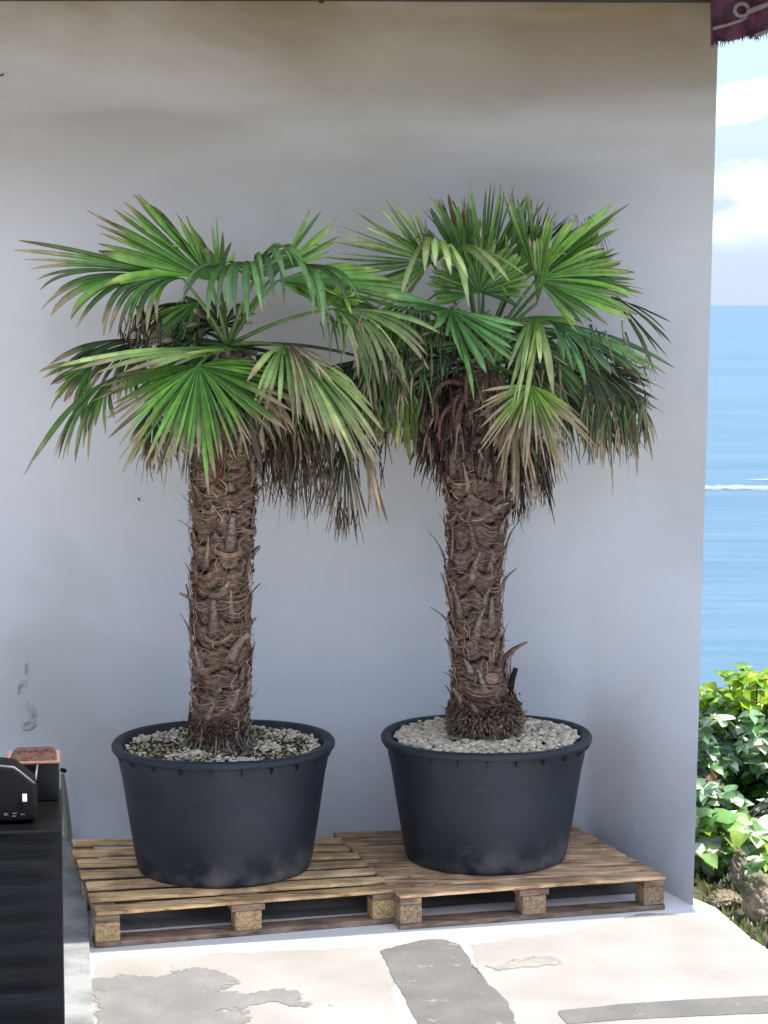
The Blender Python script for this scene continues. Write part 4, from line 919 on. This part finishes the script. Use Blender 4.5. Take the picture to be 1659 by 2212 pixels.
G((882, 848, -.05), [(790, 930), (800, 972), (817, 978), (845, 960), (869, 990), (907, 978), (925, 930), (938, 883)], n=17, pal='yellow', dy=-.12, dry=.2, seed=81, sag=.05)
G((1100, 720, .0), [(1010, 770), (1060, 800), (1110, 790)], n=12, pal='bright', dy=-.05, dry=.1, seed=82, pet=False)
straps(PR, 'dead_leaf_skirt', M['dryleaf'], [(1000, 880, 80, 60, 190, 40, 130, .18, -.05, .007), (960, 900, 50, 50, 110, 30, 90, .14, -.1, .009), (1050, 950, 90, 60, 150, 40, 110, .18, 0, .005), (950, 960, 30, 50, 80, 30, 90, .1, -.1, .004), (1145, 980, 40, 50, 130, 50, 130, .1, 0, .0035), (1150, 950, 35, 30, 50, 70, 140, .14, .1, .006), (1110, 1070, 30, 30, 60, 30, 60, .1, 0, .003)], YR, 15,
       [(.09, .055, .042), (.15, .10, .07), (.04, .028, .02), (.27, .20, .14), (.03, .022, .016)])
straps(PR, 'dead_leaf_shreds', M['dryleaf'], [(1330, 900, 70, 40, 90, 30, 90, .12, 0, .003), (1340, 780, 60, 40, 60, 20, 60, .12, .3, .0018), (900, 800, 80, 50, 80, 40, 110, .15, 0, .003), (1250, 500, 60, 40, 40, 20, 50, .2, .1, .0015), (1150, 800, 60, 40, 60, 30, 80, .15, 0, .003)], YR + .08, 16,
       [(.03, .025, .015), (.02, .03, .012), (.05, .06, .02), (.02, .015, .01)])
G((870, 770, .08), [(760, 850), (780, 920), (820, 965), (865, 940), (905, 900)], n=20, pal='mid', dy=.05, dry=.2, sag=.1, seed=90)
G((1130, 740, .05), [(1070, 850), (1130, 880), (1210, 880), (1285, 845), (1325, 790)], n=26, pal='mid', dy=.02, dry=.15, sag=.12, seed=91)
G((1230, 725, .1), [(1250, 840), (1320, 865), (1380, 840), (1405, 785)], n=18, pal='dark', dy=.1, dry=.2, sag=.1, seed=92)
G((1190, 600, .15), [(1225, 490), (1285, 495), (1345, 560), (1375, 605), (1340, 650)], n=20, pal='mid', dy=.12, dry=.1, seed=93)
G((1090, 640, .1), [(1100, 480), (1150, 470), (1190, 500), (1200, 560)], n=12, pal='bright', dy=.1, dry=.05, seed=94)
straps(PR, 'frayed_leaflets', M['leaf'], [(900, 760, 60, 60, 40, 50, 110, .14, 0, .006), (1330, 720, 80, 30, 24, 40, 90, .1, .2, .004), (1330, 880, 70, 30, 40, 50, 110, .1, 0, .005), (1130, 800, 80, 40, 30, 40, 90, .1, .1, .006), (1200, 930, 40, 30, 20, 50, 110, .1, .1, .004), (1000, 700, 80, 30, 20, 40, 90, .1, 0, .005)], YR - .12, 56,
       [(.07, .17, .03), (.16, .24, .07), (.30, .24, .14), (.08, .10, .03), (.03, .06, .015)])
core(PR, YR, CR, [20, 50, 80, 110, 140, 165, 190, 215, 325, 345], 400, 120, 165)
# curled brown straps over the crown base
cb_ = MB()
for (p0, p1, p2, w_) in (((1010, 830), (930, 800), (935, 900), .016), ((1020, 850), (960, 840), (990, 940), .014), ((1030, 830), (985, 860), (985, 945), .017), ((1000, 870), (940, 870), (950, 960), .012), ((1045, 790), (1060, 830), (1040, 880), .014), ((1060, 800), (1090, 840), (1075, 900), .014), ((1020, 790), (1000, 830), (1010, 880), .014), ((1060, 850), (1100, 880), (1085, 960), .013)):
    A, B, C_ = at(*p0, YR - .13), at(*p1, YR - .24), at(*p2, YR - .17)
    ribbon(cb_, [bez(A, B, C_, k / 9) for k in range(10)], w_, w_ * .5, rnd.choice([(.16, .085, .06), (.12, .07, .05), (.20, .12, .085)]), (rnd.uniform(-.5, .5), -1, .3))
cb_.build('leaf_sheath', M['bark'], PR)
# ring of dead root nubs bulging above the pebbles
rn = MB(); c0 = SR(0)[0]
for k in range(1500):
    a = rnd.random() * 6.283; f = rnd.random(); z = zR + .008 + f * .15; rr_ = .128 + .02 * math.sin(f * math.pi) + rnd.uniform(-.004, .006)
    ca, sa = math.cos(a), math.sin(a); cc = Vector((c0.x + (SR(f * .12)[0].x - c0.x), c0.y, 0)); ln = rnd.uniform(.012, .03); dn = rnd.uniform(-.5, .2) - (1 - f) * .8
    p = Vector((cc.x + rr_*ca, cc.y + rr_*sa, z)); e = p + Vector((ca, sa, dn)).normalized() * ln + Vector((-sa, ca, 0)) * rnd.uniform(-.008, .008)
    v_ = rnd.uniform(.35, 1.25) * (.5 if f > .75 else 1)
    rn.tube([p, (p + e) / 2, e], [.0035, .004, .0022], 5, (.26*v_, .18*v_, .115*v_))
for k in range(200):
    a = rnd.random() * 6.283; ca, sa = math.cos(a), math.sin(a); z = zR + rnd.uniform(.13, .2); pts = [(c0.x + (.132+.012*t)*math.cos(a+.5*t), c0.y + (.132+.012*t)*math.sin(a+.5*t), z - .05*t) for t in (0, .35, .7, 1)]
    rn.tube(pts, [.002, .003, .003, .001], 4, (lambda q: tuple(x * q for x in TONE_R))(rnd.uniform(.1, .5)))
rn.build('root_ring', M['fibre'], PR)
st = MB(); st.tube([at(1100, 1500, YR - .03), at(1106, 1470, YR - .05), at(1114, 1444, YR - .06)], [.016, .013, .011], 8, (.03, .025, .022)); st.build('cut_stub', M['bark'], PR)
sc_ = MB(); sc_.v = []; q_ = ico(.035, at(1062, 1466, YR - .112), 1, .35, .7, 0, 2); sc_.add(q_[0], q_[1], (.36, .22, .18)); sc_.build('bark_scar', M['bark'], PR)
tag(PR, 'right palm, with upright fan leaves, shaggy dead skirt and root ring above white pebbles', 'palm tree', 'potted fan palms')
rebase(PR, (potR.x, potR.y, zR))

# ------------------------------------------------------------------ things at the left edge
# black wrapped counter
cn = empty('cabinet')
YF = 6.5; xr = at(134, 1900, YF).x; zt = at(100, 1788, YF).z; yb_ = onz(100, 1703, zt).y
b = MB(); nu, nv = 40, 60; vs = []
for j in range(nv + 1):
    z = zt - .01 - (zt - .02) * j / nv
    for i in range(nu + 1):
        x = xr - .004 - 1.3 * i / nu
        d = .012 * math.sin(z * 42 + 3 * nz3(x * 1.5, z * 2, 0) + x * 3) + .014 * nz3(x * 2.5, z * 9, 4)
        ex = min(1, i / 2.0) ; vs.append((x, YF + .012 - abs(d) * ex, z))
b.add(vs, [(j*(nu+1)+i, (j+1)*(nu+1)+i, (j+1)*(nu+1)+i+1, j*(nu+1)+i+1) for j in range(nv) for i in range(nu)])
b.build('wrapped_front', M['wrap'], cn)
b = MB(); b.box((xr - 1.3, YF + .014, .01), (xr, yb_, zt - .012)); b.build('carcass', M['wrap'], cn, smooth=False, bevel=.004)
b = MB(); b.box((xr - 1.31, YF - .018, zt - .011), (xr + .004, yb_ + .004, zt)); b.build('top_panel', M['black'], cn, smooth=False, bevel=.005)
tag(cn, 'tall black cabinet wrapped in creased dark plastic at the left edge', 'cabinet')
# box with embossed brown lid standing on it
bx = empty('storage_box')
yb0 = 6.86; pa = at(20, 1650, yb0); pb_ = at(127, 1650, yb0); zl = pa.z; dp = .17
b = MB(); b.box((pa.x, yb0, zt + .001), (pb_.x, yb0 + dp, zl)); b.build('box_body', M['black'], bx, smooth=False, bevel=.004)
b = MB(); b.box((pa.x - .008, yb0 - .006, zl + .001), (pb_.x + .004, yb0 + dp + .004, zl + .012)); b.build('trim', M['copper'], bx, smooth=False, bevel=.004)
b = MB(); nu = 24; nv = 14; vs = []
for j in range(nv + 1):
    for i in range(nu + 1):
        u, v = i / nu, j / nv; inset = .008 * v * v
        x = pa.x + .004 + (pb_.x - pa.x - .01) * u + (inset * (1 - u) if u < .5 else -inset * u * .6); y = yb0 + .002 + dp * v * .97
        e = (1 - abs(2*u-1) ** 12) * (1 - (1 - min(1, v / .12)) ** 2); vs.append((x, y, zl + .013 + .014 * max(0, e) * (1 if v < .97 else .3) + .0015 * nz3(u*14, v*9, 0)))
b.add(vs, [(j*(nu+1)+i, j*(nu+1)+i+1, (j+1)*(nu+1)+i+1, (j+1)*(nu+1)+i) for j in range(nv) for i in range(nu)])
o = b.build('lid', M['lid'], bx)
cvs = MB()      # embossed scrolls
for k in range(7):
    x0 = pa.x + .035 + k * .018; y0 = yb0 + dp * (.42 + .1 * (k % 2))
    cvs.tube([(x0 + .008*math.cos(a) * (1 - a/14), y0 + .016*math.sin(a) * (1 - a/14), zl + .0285) for a in [q*.7 for q in range(11)]], .0013, 5)
cvs.build('embossing', M['lid'], bx)
tag(bx, 'black box with embossed brown lid and copper trim standing on the black cabinet', 'box')
# bag
bg_ = empty('bag')
b = MB(); yb1 = 6.56; q_ = [at(-70, 1790, yb1), at(78, 1700, yb1)]
prof = [(-160, 1652), (-60, 1650), (0, 1652), (30, 1656), (46, 1668), (62, 1682), (74, 1692), (79, 1710), (80, 1745), (76, 1772), (-160, 1776)]
fr_ = [at(x, y, yb1) for x, y in prof]; bot = min(p.z for p in fr_)
fr_ = [Vector((p.x, p.y, max(p.z, zt + .002))) for p in fr_]
n = len(fr_); rings = [(1.0, 0.0), (1.0, .12), (.96, .15)]
ctr = sum(fr_, Vector()) / n; vs = []
for s_, d_ in ((.93, -.012), (1, 0), (1, .12), (.95, .15)):
    for p in fr_: vs.append((ctr.x + (p.x-ctr.x)*s_, yb1 + d_, max(zt + .002, ctr.z + (p.z-ctr.z)*s_)))
fs = [(k*n+i, (k+1)*n+i, (k+1)*n+(i+1) % n, k*n+(i+1) % n) for k in range(3) for i in range(n)] + [tuple(range(n)), tuple(reversed(range(3*n, 4*n)))]
b.add(vs, fs); b.build('bag_body', M['bagcloth'], bg_, bevel=.004)
b = MB(); b.tube([at(x, y, yb1 - .004) for x, y in prof[:7]], .004, 6); b.build('piping', M['steel'], bg_)  # grey tube painting the light along the bag's top edge
b = MB(); p = at(52, 1722, yb1 - .017); b.box((p.x - .007, p.y - .003, p.z - .012), (p.x + .007, p.y, p.z + .012)); b.build('tag', M['tag_white'], bg_, smooth=False)
b = MB()
for k in range(5):
    p = at(12 + k * 9 - (k % 2) * 8, 1755 + (k % 3) * 3, yb1 - .016); b.box((p.x - .007, p.y - .002, p.z - .0012), (p.x + .006, p.y, p.z + .0012))
b.build('stitching', M['steel'], bg_, smooth=False)
tag(bg_, 'black cloth bag with grey piped flap and small white tag on the cabinet top', 'bag')
b = MB(); b.tube([at(73, 1703, 6.80), at(77, 1678, 6.82), at(81, 1652, 6.84)], [.006, .0045, .003], 8)
tag(b.build('metal_rod', M['steel']), 'thin grey metal rod leaning against the front of the black box', 'rod')
# stake at the wall foot
sk = empty('stake'); b = MB()
yk = 9.38; pts = [at(148, 1790, yk), at(141, 1730, yk), at(135, 1672, yk)]; pts[0].z = .056
b.tube(pts, [.019, .015, .009], 4, None); b.build('stake_post', mat('pale_stake', (.40, .38, .28), .8, scale=6, dark=(.22, .21, .15), stretch=(3,3,.4)), sk, smooth=False)
b = MB(); p = at(136, 1664, yk); b.tube([p + Vector((-.012, 0, .004)), p, p + Vector((.016, 0, -.004))], [.008, .011, .008], 8); b.build('stake_cap', M['black'], sk)
tag(sk, 'pale tapering wooden stake with black cap against the wall behind the cabinet', 'stake')

# ------------------------------------------------------------------ garden beyond the wall end
def leaf(b, p, d, nn, ln, wd, col, cup=.25, bend=.3):
    d = d.normalized(); nn = (nn - d * nn.dot(d)); nn = nn.normalized() if nn.length > 1e-4 else d.orthogonal().normalized(); s = d.cross(nn)
    vs = []; cols = []; ks = (0.0, .15, .35, .6, .82, 1.0); ws = (.05, .62, 1.0, .85, .45, .0)
    for t, w_ in zip(ks, ws):
        c = p + d * (ln * t) - nn * (bend * ln * t * t); e = nn * (cup * wd * w_)
        vs += [c - s * (wd * w_) + e, c, c + s * (wd * w_) + e]; cols += [col, tuple(min(1, x * 1.25) for x in col), tuple(x*.92 for x in col)]
    b.add(vs, [(j*3+q, j*3+q+1, j*3+q+4, j*3+q+3) for j in range(5) for q in (0, 1)], cols)
def shrub(label, boxes, stem_from, seed, tops=None):
    r = random.Random(seed); root = empty('shrub'); b = MB(); base = stem_from
    sb = MB()
    for (x0, x1, y0, y1, Y_a, Y_b, cnt, l0, l1, pal) in boxes:
        for k in range(cnt):
            # clumps: leaves gather on a twig end
            c = at(r.uniform(x0, x1), r.uniform(y0, y1), r.uniform(Y_a, Y_b)); m_ = r.randint(3, 6)
            if r.random() < .35: sb.tube([base + Vector((r.uniform(-.1, .1), r.uniform(-.1, .1), 0)), (base + c) / 2 + Vector((0, .03, .05)), c], [.008, .005, .002], 5)
            for q in range(m_):
                a = 6.283 * q / m_ + r.random(); d = Vector((math.cos(a), math.sin(a), r.uniform(-.5, .8)))
                nn = Vector((r.uniform(-.5, .5), r.uniform(-.9, .2), 1)); col = r.choice(pal); v_ = r.uniform(.75, 1.25)
                ln = r.uniform(l0, l1); leaf(b, c, d, nn, ln, ln * r.uniform(.28, .42), tuple(x * v_ for x in col), r.uniform(0, .5), r.uniform(0, .6))
    b.build('foliage', M['shrub'], root); sb.build('stems', M['branch'], root)
    tag(root, label, 'shrub'); return root
LIME = [(.28, .42, .02), (.20, .36, .02), (.38, .46, .03), (.14, .30, .03)]
DKG = [(.06, .16, .018), (.09, .22, .025), (.03, .10, .014), (.14, .28, .05)]
BLG = [(.14, .26, .14), (.20, .34, .20), (.07, .17, .05), (.42, .52, .44), (.55, .62, .58)]  # palest entries paint glare on the glossy leaves
WHG = [(.34, .46, .26), (.20, .34, .10), (.52, .58, .44), (.62, .66, .55), (.12, .27, .06), (.26, .40, .05)]  # near-white entries paint highlights on the broad leaves
shrub('leafy hedge shrub with lime green tips on top, against the sea', [
    (1490, 1560, 1490, 1540, 10.2, 10.9, 26, .05, .085, LIME), (1560, 1760, 1460, 1540, 10.0, 10.9, 90, .055, .095, LIME), (1560, 1620, 1440, 1470, 10.2, 10.5, 5, .05, .08, LIME),
    (1490, 1760, 1530, 1720, 10.0, 11.1, 230, .045, .08, DKG), (1500, 1760, 1545, 1680, 9.85, 10.15, 120, .05, .095, BLG), (1490, 1780, 1700, 1830, 10.0, 10.9, 110, .05, .09, DKG)],
    Vector((1.9, 10.5, 0)), 4)
shrub('broad-leaved shrub with big pale green leaves beside the paving edge', [
    (1500, 1640, 1760, 1860, 9.0, 9.5, 46, .09, .15, WHG), (1500, 1620, 1840, 1935, 8.95, 9.25, 54, .06, .12, WHG), (1490, 1760, 1760, 1930, 9.3, 9.9, 130, .05, .09, DKG),
    (1500, 1560, 1780, 1800, 9.1, 9.3, 4, .08, .11, LIME[:1]), (1500, 1600, 1700, 1780, 9.5, 9.8, 40, .06, .10, BLG), (1590, 1760, 1850, 1925, 8.75, 9.1, 34, .05, .09, WHG + DKG), (1640, 1780, 1700, 1800, 9.6, 9.9, 20, .06, .1, BLG)], Vector((1.62, 9.4, 0)), 5)
b = MB(); b.tube([at(1570, 1738, 9.7), at(1605, 1762, 9.65), at(1640, 1788, 9.6), at(1700, 1815, 9.55), at(1740, 2010, 9.6)], [.012, .02, .03, .042, .06], 8)
tag(b.build('branch', M['branch']), 'thick dark bare branch slanting between the two garden shrubs', 'branch')
b = MB()
for k in range(14):
    a = k * 2.4; leaf(b, at(1536 + rnd.uniform(-12, 12), 1690 + rnd.uniform(-9, 9), 9.8), Vector((math.cos(a), rnd.uniform(-1, .2), math.sin(a))), Vector((rnd.uniform(-1,1), -1, .4)), rnd.uniform(.025, .045), .014, (.38 * rnd.uniform(.5, 1.2), .20, .15), .6, .9)
tag(b.build('withered_flower', M['shrub']), 'small withered pink-brown flower on the hedge shrub near the wall', 'flower')
def rock(label, c, r_, s, seed):
    q = ico(r_, (0, 0, 0), *s, .4, seed); b = MB(); b.add(q[0], q[1]); o = b.build('rock', M['rock']); o.location = c
    sm_ = o.modifiers.new('s', 'SUBSURF'); sm_.levels = 3; sm_.render_levels = 3
    tx = bpy.data.textures.new('rk', 'CLOUDS'); tx.noise_scale = .03; tx.noise_type = 'HARD_NOISE'; tx.noise_depth = 4; dm = o.modifiers.new('d', 'DISPLACE'); dm.texture = tx; dm.strength = .04
    tag(o, label, 'rock', 'rocks beside the paving'); return o
p = onz(1650, 1990, 0); rock('rounded tan rock with mossy side, larger and nearer one by paving edge', (p.x, p.y + .1, .06), .12, (.7, .8, 1.1), 1)
p = onz(1600, 1930, 0); rock('upright tan rock behind the rounded one, under the pale shrub', (p.x + .01, p.y + .12, .07), .085, (.6, .6, 1.25), 2)
p = onz(1565, 1965, 0); rock('low grey-brown rock lying in leaves nearest the wall end', (p.x + .02, p.y + .12, .01), .08, (1.1, .8, .6), 3)
gb = MB(); r = random.Random(9)
for k in range(5200):
    x = r.uniform(1.35, 3.2); y = r.uniform(7.4, 10.4); e = None
    # keep clear of the paving
    ok = True
    for a, c in zip(pr, pr[1:]):
        cr = (c.x - a.x) * (y - a.y) - (c.y - a.y) * (x - a.x)
        if min(a.y, c.y) <= y <= max(a.y, c.y) and cr < -0.0: ok = False
    if y < pr[-1].y: ok = False
    if not ok: continue
    p0 = Vector((x, y, -.03)); h = r.uniform(.02, .07); d = Vector((r.uniform(-.5, .5), r.uniform(-.5, .5), 1))
    v_ = r.uniform(.5, 1.2); leaf(gb, p0, d, Vector((0, -1, .2)), h, h * .16, r.choice([(.06*v_, .10*v_, .02*v_), (.10*v_, .13*v_, .03*v_), (.14*v_, .12*v_, .05*v_)]), .2, .3)
tag(gb.build('grass', M['shrub']), kind='stuff', label='short mossy grass bank beside the paving', cat='grass')

# ------------------------------------------------------------------ origins at the base; the left-edge things stand turned a little to the right
def ground_root(root, z, rot=0, piv=None, cnr=None):
    xs = []; 
    for ch in root.children_recursive:
        if ch.type == 'MESH': xs += [v.co for v in ch.data.vertices]
    mid = Vector(((min(v.x for v in xs) + max(v.x for v in xs)) / 2, (min(v.y for v in xs) + max(v.y for v in xs)) / 2, z))
    if piv: mid = Vector((piv[0], piv[1], z))
    rebase(root, mid); root.rotation_euler.z = rot
TURN = math.atan2(-xr, YF) * .97
ground_root(cn, 0, TURN, (xr, YF)); ground_root(bx, zt, TURN, (pb_.x, yb0)); ground_root(bg_, zt, TURN, (at(78, 1700, yb1).x, yb1))
ground_root(sk, .05); ground_root(house, 0); ground_root(awn, at(1600, 50, YC).z)
